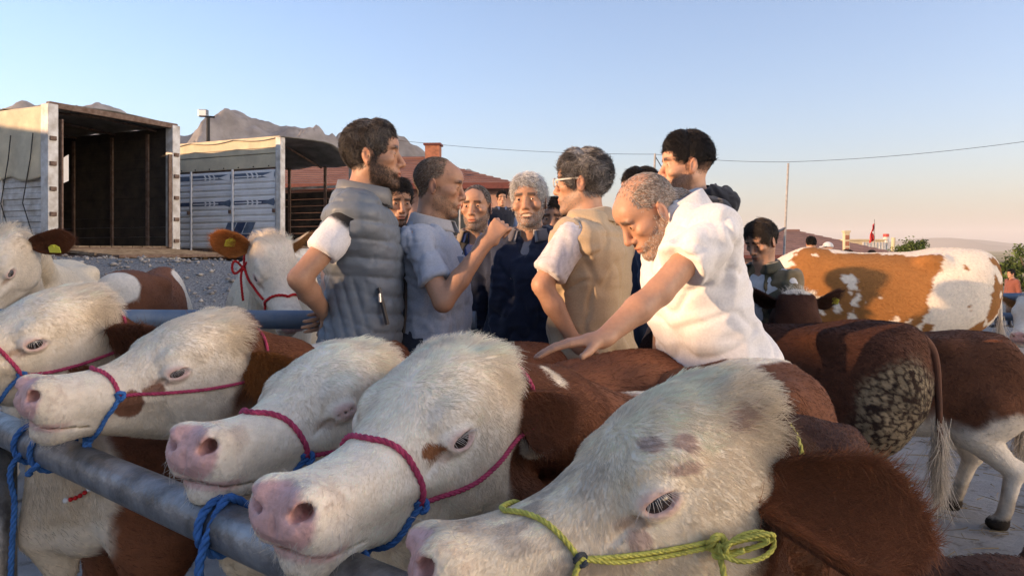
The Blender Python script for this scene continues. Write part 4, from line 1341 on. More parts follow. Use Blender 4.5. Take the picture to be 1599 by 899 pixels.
def smear(a, b, m):
    return a * (1 - m[:, None]) + b * m[:, None]
# ------------------------------------------------------------------ the calves tied along the front rail
ROW = np.array([.64, .768])            # from the rail back along the calves' bodies


def coat_c(ph, pb, H, nh):
    face = face_coat(ph, WHITE * .97, .5, 21)
    br = smear(brown_coat(pb, BROWN * 1.5, 5), np.tile(WHITE, (len(pb), 1)), blot(pb, (-.25, 0, .95), (.18, .06, .10), 3, 8))
    back = sstep(.035, -.012, ph[:, 0] + (fbm(ph, 22, 3, 4) - .5) * .06 + .35 * np.minimum(ph[:, 2] + .06, 0))
    C = smear(face, br, back)
    C = smear(C, np.tile(BROWN * 1.7, (len(ph), 1)), blot(ph, (.262, .055, -.122), (.034, .03, .030), 7, 30, .35) * .95)
    C = smear(C, np.tile(BROWN * 1.7, (len(ph), 1)), blot(ph, (.215, .065, -.095), (.030, .03, .016), 8, 40, .4) * .9)
    chest = sstep(.10, .22, pb[:, 0] + (fbm(pb, 6, 3, 9) - .5) * .25) * sstep(.14, .04, np.abs(pb[:, 1])) * sstep(.95, .85, pb[:, 2])
    return smear(C, np.tile(CREAM, (len(ph), 1)), chest * back)


def coat_d(ph, pb, H, nh):
    face = face_coat(ph, WHITE * 1.03, .2, 31)
    br = brown_coat(pb, BROWN * 1.9, 6)
    back = sstep(-.05, -.11, ph[:, 0] + (fbm(ph, 20, 3, 5) - .5) * .06)
    return smear(face, br, back)


def coat_e(ph, pb, H, nh):
    face = face_coat(ph, WHITE * 1.06, .12, 41)
    br = brown_coat(pb, BROWN * 1.35, 7)
    wb = np.maximum(blot(ph, (-.145, .09, -.035), (.020, .07, .022), 5, 40, .5), blot(ph, (-.06, .10, -.125), (.045, .05, .05), 6, 30, .5))
    wb = np.maximum(wb, sstep(.07, .05, np.abs(pb[:, 1]) + (fbm(pb, 9, 3, 3) - .5) * .06) * sstep(-.02, -.16, pb[:, 0]) * sstep(.75, .85, pb[:, 2]))
    br = smear(br, np.tile(WHITE, (len(pb), 1)), wb)
    back = sstep(.015, -.02, ph[:, 0] + (fbm(ph, 24, 3, 6) - .5) * .04 + .25 * np.minimum(ph[:, 2] + .06, 0))
    C = smear(face, br, back)
    return smear(C, np.tile(np.array([.30, .12, .05]), (len(ph), 1)), blot(ph, (.224, .086, -.066), (.017, .03, .0125), 3, 70, .25))


def coat_f(ph, pb, H, nh):
    face = face_coat(ph, WHITE * np.array([1.0, .97, .90]), .65, 51)
    gry = sstep(.17, .30, ph[:, 0]) * sstep(.40, .34, ph[:, 0]) * sstep(.40, .65, fbm(ph * [1, 2.2, 2.2], 26, 3, 12))
    face = lerp(face, np.array([.30, .24, .20]), gry * .65)
    for c, r in (((.135, .083, -.004), (.020, .02, .012)), ((.172, .075, .004), (.016, .02, .011)), ((.145, .094, -.025), (.022, .02, .009)), ((.205, .080, -.098), (.016, .02, .014)), ((.062, .086, .010), (.012, .02, .016))):
        face = smear(face, np.tile(np.array([.47, .31, .25]), (len(ph), 1)), blot(ph, c, r, 9, 60, .3) * .75)
    br = brown_coat(pb, BROWN * .85, 8)
    br = smear(br, np.tile(WHITE, (len(pb), 1)), blot(ph, (-.16, .06, .0), (.055, .03, .008), 7, 60, .6))
    back = sstep(.02, -.01, ph[:, 0] + (fbm(ph, 24, 3, 7) - .5) * .05 + .50 * np.clip(ph[:, 2] + .01, -.11, 0))
    return smear(face, br, back)


def coat_b(ph, pb, H, nh):
    face = face_coat(ph, WHITE * .98, .5, 61)
    br = brown_coat(pb, BROWN * 1.7, 9)
    br = smear(br, np.tile(WHITE, (len(pb), 1)), blot(pb, (-.55, 0, .95), (.22, .10, .2), 3, 8))
    back = sstep(-.01, -.05, ph[:, 0] + (fbm(ph, 24, 3, 8) - .5) * .05)
    C = smear(face, br, back)
    C = smear(C, np.tile(BROWN * 1.7, (len(ph), 1)), blot(ph, (.075, .07, -.135), (.03, .04, .022), 8, 30, .4))
    return smear(C, np.tile(BROWN * 2, (len(ph), 1)), blot(ph, (.03, .04, .03), (.015, .02, .02), 8, 50, .4) * .6)


def tied(name, pos, x, y, s, coat, label, back=.42, hw=.97, lat=0.0, **kw):
    pos = np.array(pos); x = np.array(x); y = np.array(y)
    row = np.array(kw.pop('row', ROW)); row = row / np.linalg.norm(row)
    B0 = np.array([pos[0] + row[0] * back, pos[1] + row[1] * back, 0]) + lat * np.array([ROW[1], -ROW[0], 0])
    return make_calf(name, pos, x, y, s, B0, (-row[0], -row[1]), hw, coat, label, group='calves tied along the front rail', **kw)


EAR_D = (-.25, .93, -.18); EAR_U = (.62, .1, -.25)
calf_f = tied('calf', (.295, 1.000, 1.068), (-.947, -.300, -.118), (.289, -.952, .102), .986, coat_f, 'cream faced calf with yellow rope halter and big fuzzy brown ear, nearest the camera', hw=.885, row=(.40, .92), bulk=.86, long=.72, lids=(.58, .6), seed=5, fur=115000, body_fur=40000,
    ears=[dict(base=(.036, .066, -.080), d=(-.70, .66, -.30), up=(.40, .80, .42), ln=.185, wd=.056, open=1.2, out=BROWN * 1.5, fur=52000, fl=.013, **{'in': np.array([.25, .090, .038])}), dict(base=(.0, -.075, -.03), d=(-.3, -.9, -.15), up=EAR_U, out=BROWN, **{'in': TAN})])
calf_e = tied('calf', (-.064, 1.316, 1.074), (-.524, -.849, -.066), (.851, -.525, -.011), .985, coat_e, 'white faced calf with pink halter and small brown spot by its eye', lids=(.78, .78), seed=6, fur=80000, body_fur=22000,
    ears=[dict(base=(-.01, .078, -.045), d=(-.62, .45, -.55), up=(.6, .5, .1), ln=.14, out=BROWN * 1.2, **{'in': BROWN * 1.6}), dict(base=(.0, -.075, -.03), d=(-.6, -.7, -.3), up=EAR_U, out=WHITE, **{'in': PINK})], iris=(.45, .05))
calf_d = tied('calf', (-.302, 1.579, 1.038), (-.465, -.884, .051), (.885, -.466, .007), .969, coat_d, 'white faced calf with pink noseband and closed eye, resting its chin on the rail', lids=(.12, .12), back=.32, seed=7, fur=70000, body_fur=20000,
    ears=[dict(base=(-.01, .078, -.035), d=(-.75, .6, -.45), up=EAR_U, out=WHITE, **{'in': PINK}), dict(base=(.0, -.075, -.03), d=(-.7, -.7, -.35), up=EAR_U, out=WHITE, **{'in': PINK})])
calf_c = tied('calf', (-.656, 1.801, 1.083), (-.649, -.761, .009), (.759, -.648, -.063), .966, coat_c, 'cream faced calf with brown cheek patch and pink and blue halter', lids=(.58, .58), back=.28, seed=8, fur=70000, body_fur=18000,
    ears=[dict(base=(.0, .080, -.050), d=(-.45, .72, -.50), up=(.62, .45, .1), ln=.15, wd=.056, out=BROWN * 2.3, fur=9000, fl=.018, **{'in': GINGER * .9}), dict(base=(.0, -.075, -.03), d=(-.3, -.9, -.1), up=EAR_U, out=GINGER, fl=.02, **{'in': GINGER})], iris=(.35, .25))
calf_b = tied('calf', (-1.04, 1.92, 1.135), (-.58, -.81, .0), (.81, -.58, -.10), .985, coat_b, 'cream faced calf with brown ear cut off by the picture edge, pink noseband', lids=(.68, .68), back=.18, seed=9, fur=60000, body_fur=14000, lat=-.15,
    ears=[dict(base=(.0, .082, -.055), d=(-.15, .97, -.05), up=(.62, .1, -.25), ln=.15, wd=.045, out=BROWN * 2.0, fur=5000, fl=.02, **{'in': BROWN * 1.5}), dict(base=(.0, -.075, -.03), d=(-.3, -.9, -.1), up=EAR_U, out=BROWN, **{'in': TAN})])

# the next calf along the rail: its head is below the picture, only its back shows in the corner
nb_h = np.array([-.20, -.98]); nb_B = np.array([.90, 1.46]) + nb_h * .92 * .74 / .98
make_calf('calf', np.array([nb_B[0], nb_B[1] - .35, .62]), np.array([-.2, -.9, -.35]), np.array([.976, -.217, 0]), .95, np.array([nb_B[0], nb_B[1], 0]), nb_h, .74, lambda ph, pb, H, nh: brown_coat(pb, BROWN * 1.0, 12), 'brown calf whose back just shows in the corner below the fuzzy ear', group='calves tied along the front rail', head=False, long=.92, fur=0, body_fur=16000, seed=14, coarse=.012)
# ------------------------------------------------------------------ cattle standing further off
def worley(P, fr, seed):
    q = P * fr + 50; c = np.floor(q).astype(np.int64)
    d1 = np.full(len(P), 9.); d2 = np.full(len(P), 9.)
    for dx in (-1, 0, 1):
        for dy in (-1, 0, 1):
            for dz in (-1, 0, 1):
                i = c + [dx, dy, dz]
                o = np.stack([_hash(i[:, 0], i[:, 1], i[:, 2], seed + k) for k in (0, 1, 2)], 1)
                d = np.linalg.norm(i + o - q, axis=1)
                m = d < d1
                d2 = np.where(m, d1, np.minimum(d2, d)); d1 = np.where(m, d, d1)
    return d1, d2


def head_white(ph, pb, C, x0=.02, seed=0, base=WHITE):
    f = face_coat(ph, base, .3, seed)
    return smear(C, f, sstep(x0 - .03, x0 + .02, ph[:, 0] + (fbm(ph, 20, 2, seed) - .5) * .05))


def coat_i(ph, pb, H, nh):
    C = brown_coat(pb, DARK * 1.15, 3, .6)
    C = lerp(C, BROWN * .95, .8 * sstep(-.70, -.95, pb[:, 0]) * sstep(.5, .8, pb[:, 2]))
    mud = blot(pb * [1, .25, 1], (-.80, 0, .56), (.20, .2, .30), 4, 7, .3, .12)
    d1, d2 = worley(pb + .012 * (fbm(pb, 30, 2, 3) - .5)[:, None], 33, 5)
    plate = sstep(.10, .20, d2 - d1) * mud * (np.abs(pb[:, 1]) > .05)
    C = lerp(C, np.array([.014, .010, .008]), mud * .8)
    C = smear(C, np.tile(np.array([.20, .155, .10]), (len(C), 1)) * (.6 + .8 * fbm(pb, 20, 2, 8))[:, None], plate)
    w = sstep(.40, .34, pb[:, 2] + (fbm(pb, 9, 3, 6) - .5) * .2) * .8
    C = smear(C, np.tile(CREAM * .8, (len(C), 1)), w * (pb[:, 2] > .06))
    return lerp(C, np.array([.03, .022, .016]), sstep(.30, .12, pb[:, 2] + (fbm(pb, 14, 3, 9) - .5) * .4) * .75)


def coat_j(ph, pb, H, nh):
    C = brown_coat(pb, BROWN * 1.05, 4, .5)
    w = sstep(.50, .44, pb[:, 2] + (fbm(pb, 7, 3, 6) - .5) * .22 - .25 * np.maximum(np.abs(pb[:, 1]) - .1, 0))
    C = smear(C, np.tile(WHITE * .85, (len(C), 1)), w)
    d1, d2 = worley(pb, 20, 5)
    mud = blot(pb * [1, .25, 1], (-.92, 0, .58), (.10, .2, .12), 4, 7, .5, .1) * sstep(.12, .25, d2 - d1) * sstep(.45, .55, vnoise(pb, 20, 7))
    C = smear(C, np.tile(np.array([.26, .21, .15]), (len(C), 1)), mud)
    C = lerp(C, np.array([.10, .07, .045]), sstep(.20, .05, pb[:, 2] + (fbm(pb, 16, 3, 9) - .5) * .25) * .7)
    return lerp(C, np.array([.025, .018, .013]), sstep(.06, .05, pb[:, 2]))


def coat_k(ph, pb, H, nh):
    q = pb / 1.3
    n = fbm(q, 6.0, 4, 21) + .40 * (fbm(q, 24, 3, 22) - .5)
    O = np.tile(np.array([.31, .135, .042]), (len(pb), 1)) * (.8 + .4 * fbm(q, 4, 2, 3))[:, None]
    th = .47 + .09 * sstep(-.55, -.80, q[:, 0]) - .17 * np.exp(-((q[:, 0] + .35) / .22)**2) + .08 * np.exp(-((q[:, 0] + .62) / .1)**2) + .16 * sstep(.05, .25, q[:, 0]) + .3 * sstep(.935, .99, q[:, 2]) * (q[:, 0] < -.1)
    return smear(O, np.tile(WHITE * .98, (len(pb), 1)), sstep(-.012, .012, th - n - .03))


def coat_pale(ph, pb, H, nh):
    C = np.tile(CREAM * 1.05, (len(pb), 1)) * (.85 + .3 * fbm(pb, 5, 3, 3))[:, None]
    return head_white(ph, pb, C, .0, 71, WHITE * .98)


def coat_h(ph, pb, H, nh):
    C = np.tile(WHITE, (len(pb), 1))
    n = fbm(pb * [.7, 1.3, 1.3], 4.2, 2, 14)
    return smear(C, brown_coat(pb, BROWN * 1.7, 3), sstep(.40, .42, n))


def coat_n(ph, pb, H, nh):
    C = brown_coat(pb, DARK * 1.4, 3)
    return smear(C, np.tile(WHITE, (len(pb), 1)), blot(ph, (.0, 0, .04), (.05, .07, .035), 4, 30, .4))


def coat_m(ph, pb, H, nh):
    return head_white(ph, pb, brown_coat(pb, DARK * 1.5, 3), .05, 74)


TAILM_I = mat_plain('brown_tail', tuple(BROWN * .9), .9, var=.3); TAILM_K = mat_plain('white_tail', tuple(WHITE * .9), .9, var=.15)


def standing(name, rump, heading, hw, coat, label, headdir=(.8, 0, -.55), hp=None, cat='calf', group='cattle in the pens behind', s=1.0, tailx=None, tail_low=.30, tail_mat=None, tail_col=WHITE, tail_n=500, **kw):
    h = np.array([heading[0], heading[1], 0.]); h /= np.linalg.norm(h)
    long = kw.get('long', 1.0); z = hw
    B0 = np.array([rump[0], rump[1], 0]) + h * (1.0 * long * z / .98)
    B0[2] = kw.pop('gz', 0.0)
    Rb = frame(h)
    pos = B0 + Rb @ (np.array(hp if hp is not None else (.42, 0, 1.05)) * [1, 1, z]) if not isinstance(hp, np.ndarray) else hp
    x = Rb @ np.array(headdir, float); x /= np.linalg.norm(x)
    y = np.cross([0, 0, 1], x); y /= np.linalg.norm(y)
    tail = None
    if tail_mat is not None:
        e = -1.0 * long * z / .98
        tail = dict(pts=[(e + .14, 0, z * .945), (e + .05, 0, z * .93), (e + .0, 0, z * .87), (e - .015, .0, z * .77), (e - .02, .01, z * .62), (e - .02, .01, z * .5), (e - .02, .0, tail_low + .12), (e - .02, 0, tail_low)], rad=[.030, .026, .019, .015, .012, .013, .014, .006], mat=tail_mat, col=tail_col, n=tail_n)
    return make_calf(name, pos, x, y, s, B0, h[:2], hw, coat, label, cat, group=group, tail=tail, **kw)


ear_std = lambda c=BROWN: [dict(base=(.01, .078, -.03), d=(-.25, .93, -.05), up=(.62, .1, -.25), out=c, fur=900), dict(base=(.01, -.078, -.03), d=(-.25, -.93, -.05), up=(.62, -.1, -.25), out=c, fur=900)]
ear_std2 = lambda c, ci, tg=None: [dict(base=(.01, .078, -.03), d=(-.25, .93, .05), up=(.75, .1, -.1), out=c, fur=1500, **{'in': ci}, **({'tag': tg} if tg else {})), dict(base=(.01, -.078, -.03), d=(-.25, -.93, .05), up=(.75, -.1, -.1), out=c, fur=1500, **{'in': ci})]

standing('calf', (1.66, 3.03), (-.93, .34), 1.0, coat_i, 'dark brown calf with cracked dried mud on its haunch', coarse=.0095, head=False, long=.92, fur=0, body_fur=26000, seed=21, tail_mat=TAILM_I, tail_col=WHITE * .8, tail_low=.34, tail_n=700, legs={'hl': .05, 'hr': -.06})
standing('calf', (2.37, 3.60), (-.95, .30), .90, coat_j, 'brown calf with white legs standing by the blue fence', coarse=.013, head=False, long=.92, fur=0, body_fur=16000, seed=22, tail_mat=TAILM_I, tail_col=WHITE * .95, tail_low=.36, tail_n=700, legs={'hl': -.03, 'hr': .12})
standing('cow', (3.47, 5.50), (-.99, .06), 1.30, coat_k, 'large orange and white spotted cow standing side on', cat='cow', coarse=.017, head=False, fur=0, body_fur=14000, seed=23, bulk=1.12, long=1.0, tail_mat=TAILM_K, tail_col=WHITE * .9, tail_low=.5)
standing('cow', (7.4, 8.6), (-.99, .0), 1.10, coat_k, 'distant orange and white cow at the picture edge above the fence', cat='cow', coarse=.02, head=False, fur=0, body_fur=0, seed=24, bulk=1.15, tail_mat=TAILM_K, tail_low=.4)
standing('calf', (5.2, 6.3), (-.90, -.30), .92, coat_m, 'dark calf with white face behind the blue fence', coarse=.014, fine=False, fur=7000, body_fur=3000, seed=25, ears=ear_std(DARK), headdir=(.75, .35, -.35), hp=(.40, .05, .98))
# white-browed calf whose head the boy strokes
standing('calf', (1.62, 4.75), (-.25, -.95), .92, coat_n, 'dark calf with white forehead and yellow ear tag under the boys hand', coarse=.014, fine=False, fur=9000, body_fur=3000, seed=26, headdir=(.78, .0, -.6), hp=(.36, .0, 1.16), s=.95,
         ears=ear_std2(DARK * 1.3, DARK, ((-.03, .17, -.045), (.9, .1, .1), (0, .2, 1), (.06, .035))))
# bigger cattle behind the back rail
HG = dict(pos=np.array([-1.205, 3.80, 1.325]))
COW_G_DATA = make_calf('cow', HG['pos'], np.array([.50, -.56, -.66]), np.cross([0, 0, 1], [.50, -.56, -.66]), 1.10, np.array([-1.38, 4.42, 0]), (.25, -.95), 1.26, coat_pale, 'pale cow with red rope halter and sunlit orange ear', 'cow', fine=2, coarse=.024, fur=24000, body_fur=3000, seed=27, lids=(.7, .7), group='cattle in the pens behind', furlen=1.0,
          ears=[dict(base=(.01, -.082, -.03), d=(-.10, -.98, .15), up=(.85, -.15, .1), out=GINGER, ln=.17, wd=.062, fur=2500, tag=((.0, -.17, -.01), (.95, -.05, .1), (.1, 0, 1), (.05, .05)), **{'in': np.array([.45, .17, .05])}), dict(base=(.01, .082, -.03), d=(-.25, .93, .05), up=(.75, .1, -.1), out=CREAM, fur=1500)])
standing('calf', (-2.16, 4.15), (-.16, 1.0), 1.17, coat_h, 'brown and white patched calf seen from the rear beyond the back rail', coarse=.018, head=False, fur=0, body_fur=8000, seed=28, bulk=.78, long=.8)
HA = np.array([-2.42, 3.72, 1.35])
xa = np.array([-.18, -.66, -.62]); 
make_calf('cow', HA, xa, np.cross([0, 0, 1], xa), 1.10, np.array([-2.72, 4.42, 0]), (.40, -.92), 1.22, coat_pale, 'cream cow with brown ear and yellow tag at the picture edge', 'cow', fine=2, coarse=.024, fur=22000, body_fur=3000, seed=29, lids=(.9, .9), group='cattle in the pens behind', furlen=1.2,
          ears=[dict(base=(.01, .082, -.035), d=(-.25, .95, -.18), up=(.8, .1, .2), out=BROWN * 1.1, ln=.18, wd=.056, fur=2500, tag=((.01, .19, -.07), (.9, .1, .3), (0, .1, 1), (.06, .04)), **{'in': BROWN * 1.0}), dict(base=(.01, -.082, -.03), d=(-.25, -.93, .05), up=(.75, -.1, -.1), out=BROWN, fur=1500)])
# ------------------------------------------------------------------ rope halters, lead ropes, beads
def rope_mat(name, rgb): return mat_plain(name, rgb, .7, var=.25, scale=60.0, bump=.4, bscale=300.0, spec=.3)
M_PINKR = rope_mat('pink_rope', (.46, .05, .11)); M_BLUER = rope_mat('blue_rope', (.035, .14, .36)); M_YELR = rope_mat('yellow_rope', (.52, .48, .10)); M_REDR = rope_mat('red_rope', (.55, .02, .02)); M_TAPE = rope_mat('dark_tape', (.05, .055, .06))


def resample(pts, step):
    P = np.array(pts, float)
    # Catmull-Rom through the points, then equal steps
    E = np.vstack([2 * P[0] - P[1], P, 2 * P[-1] - P[-2]])
    out = []
    for i in range(1, len(E) - 2):
        for t in np.linspace(0, 1, 12, endpoint=False):
            a, b, c, d = E[i - 1:i + 3]
            out.append(.5 * (2 * b + (c - a) * t + (2 * a - 5 * b + 4 * c - d) * t * t + (3 * b - a - 3 * c + d) * t**3))
    out.append(P[-1]); out = np.array(out)
    L = np.r_[0, np.cumsum(np.linalg.norm(np.diff(out, axis=0), axis=1))]
    s = np.linspace(0, L[-1], max(4, int(L[-1] / step)))
    return np.stack([np.interp(s, L, out[:, k]) for k in range(3)], 1)


def rope(name, pts, r, mat, parent, strands_=3, pitch=7.0, flat=None):
    P = resample(pts, r * .9)
    n = len(P)
    T = np.gradient(P, axis=0); T /= np.linalg.norm(T, axis=1, keepdims=True) + 1e-9
    u = np.cross(T[0], [.3, .2, .9]); u /= np.linalg.norm(u)
    m = MB()
    U = []
    for i in range(n):
        u = u - T[i] * (u @ T[i]); u /= np.linalg.norm(u); U.append(u.copy())
    U = np.array(U); W = np.cross(T, U)
    ds = np.linalg.norm(np.diff(P, axis=0), axis=1).mean()
    for k in range(strands_):
        a = 2 * np.pi * k / strands_ + np.arange(n) * ds / (r * pitch) * 2 * np.pi
        h = P + (U * np.cos(a)[:, None] + W * np.sin(a)[:, None]) * r * .52
        m.tube([tuple(q) for q in h], r * .56, 6)
    return m.build(name, mat, parent, smooth=True)


class Wrap:
    """puts points on a calf's hide: x along the head, phi degrees from the top of the head towards its left side"""
    def __init__(s, c):
        s.c = c
        s.bvh = BVHTree.FromPolygons([tuple(v) for v in c['V'] + c['loc']], [tuple(q) for q in c['Q']])

    def __call__(s, x, phi, off=.005, z0=-.09):
        c = s.c
        o = c['hw']((x, 0, z0)); a = math.radians(phi)
        d = c['R'] @ np.array([0, math.sin(a), math.cos(a)])
        hit = s.bvh.ray_cast(Vector(o + d * .4), Vector(-d), .4)
        p = np.array(hit[0]) if hit[0] is not None else o + d * .08
        return p + d * off

    def pix(s, u, v, off=.004):
        d = Vector(((u - 799.5) / FPX, 1, -(v - HORIZON) / FPX)).normalized()
        hit = s.bvh.ray_cast(Vector((0, 0, CAM_H)), d, 8)
        return None if hit[0] is None else np.array(hit[0]) - np.array(d) * off


def knot(p, r, mat, parent, name='knot'):
    pts = [p + np.array([math.cos(a) * r * 1.0, math.sin(2 * a) * r * .5, math.sin(a) * r * 1.0]) for a in np.linspace(0, 2 * math.pi * 1.6, 24)]
    return rope(name, pts, r * .55, mat, parent, 3)


def halter(c, label, m1, m2, xb=.31, xk=.235, pk=112, r=.0046, kn=M_BLUER, cheek=True, lead=None, off=.004, kpx=None, bpx=None):
    w = Wrap(c)
    if kpx is not None:
        h = w.pix(*kpx)
        if h is not None:
            q = c['R'].T @ (h - c['pos']) / c['s']; xk = float(q[0]); pk = math.degrees(math.atan2(q[1], q[2] + .09))
    if bpx is not None:
        h = w.pix(*bpx)
        if h is not None: xb = float((c['R'].T @ (h - c['pos']) / c['s'])[0])
    print('halter', round(xk, 3), round(pk, 1), round(xb, 3))
    t = empty('rope_halter', (0, 0, 0)); tag(t, label, 'halter', 'rope halters on the tied calves')
    lin = lambda a, b, k: a + (b - a) * k
    nose = [w(lin(xk, xb, min(1, (1 - abs(p) / pk) * 1.15)), p, off) for p in np.linspace(-pk, pk, 19)]
    rope('noseband', nose, r, m1, t)
    if cheek:
        for sg in (1, -1):
            ch = [w(lin(xk, -.035, k), sg * lin(pk, 96, k), off) for k in np.linspace(0, 1, 9)]
            rope('cheek_rope', ch, r * .85, m1, t)
        rope('poll_rope', [w(-.035 - .02 * math.cos(math.radians(p * .9)), p, off) for p in np.linspace(-96, 96, 15)], r * .85, m1, t)
    under = [w(xk + .035 * math.sin(math.pi * k), lin(pk, 360 - pk, k), off + .002) for k in np.linspace(0, 1, 11)]
    rope('chin_rope', under, r * 1.05, m2, t)
    for sg in (1, -1): knot(w(xk, sg * pk, off + .003), r * 1.7, kn, t)
    return w, t, under


def rail_pt(q, ang, rr):
    """point on the front rail: q metres along it, ang degrees round it from the top towards the camera"""
    nrm = np.array([-.64, -.768, 0]); a = math.radians(ang)
    return RAIL_A + RAIL_DIR * q + (np.array([0, 0, 1]) * math.cos(a) + nrm * math.sin(a)) * rr


def rail_q(u):
    k = (u - 799.5) / FPX
    return (k * RAIL_A[1] - RAIL_A[0]) / (RAIL_DIR[0] - k * RAIL_DIR[1])


def lead_rope(label, start, u, turns, down, mat=M_BLUER, r=.0062, side=0.0):
    q0 = rail_q(u); R = RAIL_R + r * .9
    pts = list(start)
    n = int(turns * 10)
    for i in range(n + 1):
        pts.append(rail_pt(q0 + .018 * i / 10, -60 + 360 * i / 10, R))
    e = rail_pt(q0 + .018 * n / 10, 95, R)
    for i, dz in enumerate(np.linspace(.03, down, 8)):
        pts.append(e + np.array([side * i * .006 + .004 * math.sin(i * 1.7), -.008, -dz]))
    t = empty('lead_rope'); tag(t, label, 'rope', 'lead ropes tied to the front rail')
    rope('rope', pts, r, mat, t)
    return t


wE, tE, uE = halter(calf_e, 'pink rope halter with blue knot on the white calf with brown eye spot', M_PINKR, M_BLUER, .315, .215, 118, kpx=(655, 786), bpx=(556, 684))
wD, tD, uD = halter(calf_d, 'pink rope noseband on the white calf with closed eyes', M_PINKR, M_BLUER, .315, .23, 120, r=.0050, kpx=(478, 712), bpx=(392, 625))
wC, tC, uC = halter(calf_c, 'pink halter with blue chin rope on the calf with brown cheek patch', M_PINKR, M_BLUER, .315, .255, 112, r=.0044, kpx=(187, 618), bpx=(162, 568))
wB, tB, uB = halter(calf_b, 'pink rope noseband on the calf cut off by the picture edge', M_PINKR, M_BLUER, .30, .20, 115)
wF, tF, uF = halter(calf_f, 'yellow rope halter with looped knot on the nearest calf', M_YELR, M_YELR, .335, .215, 118, r=.0034, kn=M_TAPE, kpx=(905, 872), bpx=(770, 796), cheek=False)
# the loose bundle of yellow rope hanging at the near calf's cheek
Rf = calf_f['R']
for k in (0, 1):
    pp = [wF.pix(u, v + k * 9 * min(1, (u - 905) / 60), .006 + .002 * k) for u, v in ((905, 872), (960, 869), (1020, 862), (1075, 852), (1108, 845))]
    rope('cheek_rope', [q for q in pp if q is not None], .0029, M_YELR, tF)
b0 = wF.pix(1118, 846, .012)
cx = np.array([1, -.12, 0]); cz = np.array([0, -.05, 1.])
pts = []
for i in range(60):
    a = i / 60 * 2 * math.pi * 3.3
    rr = 1 + .22 * math.sin(a * .7)
    pts.append(b0 + cx * (.028 + .028 * rr * math.cos(a + 3.1)) + cz * (.002 + .013 * rr * math.sin(a * 1.07 + 3.1)) + np.array([0, -.010 - .008 * math.sin(a * 1.3), 0]))
rope('rope_bundle', pts, .0029, M_YELR, tF)
knot(b0 + np.array([0, -.006, 0]), .0085, M_YELR, tF)
rope('rope_end', [b0, b0 + np.array([.004, -.018, -.03]), b0 + np.array([.004, -.020, -.07]), b0 + np.array([.0, -.016, -.16])], .0038, M_YELR, tF)
rope('poll_rope', [wF(-.02 - .03 * math.cos(math.radians(p * .9)), p, .004) for p in np.linspace(-118, 112, 17)], .0038, M_YELR, tF)
rope('cheek_rope', [wF(.215 - .235 * k, -118, .004) for k in np.linspace(0, 1, 8)], .0038, M_YELR, tF)
mid = lambda un: un[len(un) // 2]
lead_rope('blue lead rope knotted on the rail and hanging beside the post', [mid(uC), mid(uC) + np.array([0, -.02, -.02])], 52, 1.0, .62)
lead_rope('short blue rope loop tied round the rail next to the post', [mid(uC) + np.array([.01, .0, 0]), mid(uC) + np.array([.01, -.03, -.03])], 78, 1.0, .035)
lead_rope('blue lead rope hanging from the rail under the closed eyed calf', [mid(uD), mid(uD) + np.array([.0, -.03, -.03])], 345, 1.2, .5, r=.0070, side=-.4)
lead_rope('blue lead rope from the white calf chin down to the rail', [mid(uE), mid(uE) + np.array([-.01, -.02, -.01])], 520, 1.2, .4, r=.0068)
# bead collar on the throat under the rail
t = empty('bead_collar'); tag(t, 'red and white bead collar round a calf throat below the rail', 'collar')
ws = [wB, wC, wD]
prev = None
for i in range(7):
    k = i / 6
    u, v = 103 + 44 * k, 781 - 25 * k + 5 * math.sin(k * 3.1)
    hits = [h for h in (w.pix(u, v, .006) for w in ws) if h is not None]
    if not hits: continue
    p = min(hits, key=lambda h: h[1])
    me = bpy.data.meshes.new('bead'); bm = bmesh.new(); bmesh.ops.create_icosphere(bm, subdivisions=2, radius=.0058 if i not in (0, 5, 6) else .0075)
    for f_ in bm.faces: f_.smooth = True
    bm.to_mesh(me); bm.free()
    me.materials.append(M_PANEL if i in (0, 5, 6) else M_REDR)
    o = bpy.data.objects.new('bead', me); COL.objects.link(o); o.parent = t; o.location = p
# red halter of the pale cow behind the back rail
g = COW_G_DATA
wG = Wrap(g)
t = empty('rope_halter'); tag(t, 'red rope halter on the pale cow behind the back rail', 'halter')
rope('noseband', [wG(.26 + .05 * (1 - abs(p) / 150), p, .005) for p in np.linspace(-150, 150, 21)], .0065, M_REDR, t)
for sg in (1, -1): rope('cheek_rope', [wG(.26 - .28 * k, sg * (105 - 10 * k), .006) for k in np.linspace(0, 1, 8)], .006, M_REDR, t)
p0 = wG(.06, -98, .012)
rope('bow', [p0 + np.array([.05 * math.cos(a) , -.01, .03 * math.sin(2 * a)]) for a in np.linspace(0, 6.28, 16)], .006, M_REDR, t)
rope('loose_end', [p0, p0 + np.array([.0, -.03, -.05]), p0 + np.array([.01, -.03, -.16])], .006, M_REDR, t)
# ------------------------------------------------------------------ people
M_SKIN = mat_coat('skin', rough=.5, sss=.12, bump=.12, bscale=260, spec=.35, mott=.06)
M_HAIR = mat_hair('hair', .12, .45)
M_HAIRCAP = mat_coat('hair_mass', rough=.6, bump=.9, bscale=150, spec=.2, mott=.3)


def mat_cloth(name, rough=.85, weave=420.0, bump=.25, sheen=.2):
    return mat_coat(name, rough=rough, bump=bump, bscale=weave, spec=.2, sheen=sheen, mott=.08)


M_CLOTH = mat_cloth('woven_cloth')
M_NYLON = mat_coat('quilted_nylon', rough=.5, bump=.15, bscale=120, spec=.4, mott=.06)
M_DENIM = mat_cloth('trouser_cloth', .9, 300)
M_SHOE = mat_plain('worn_leather', (.04, .03, .025), .6, var=.3)
M_ZIP = mat_plain('zip_dark', (.02, .022, .026), .4, var=.2)
M_METAL = mat_plain('bright_metal', (.6, .6, .6), .25, metal=1.0, var=.1)


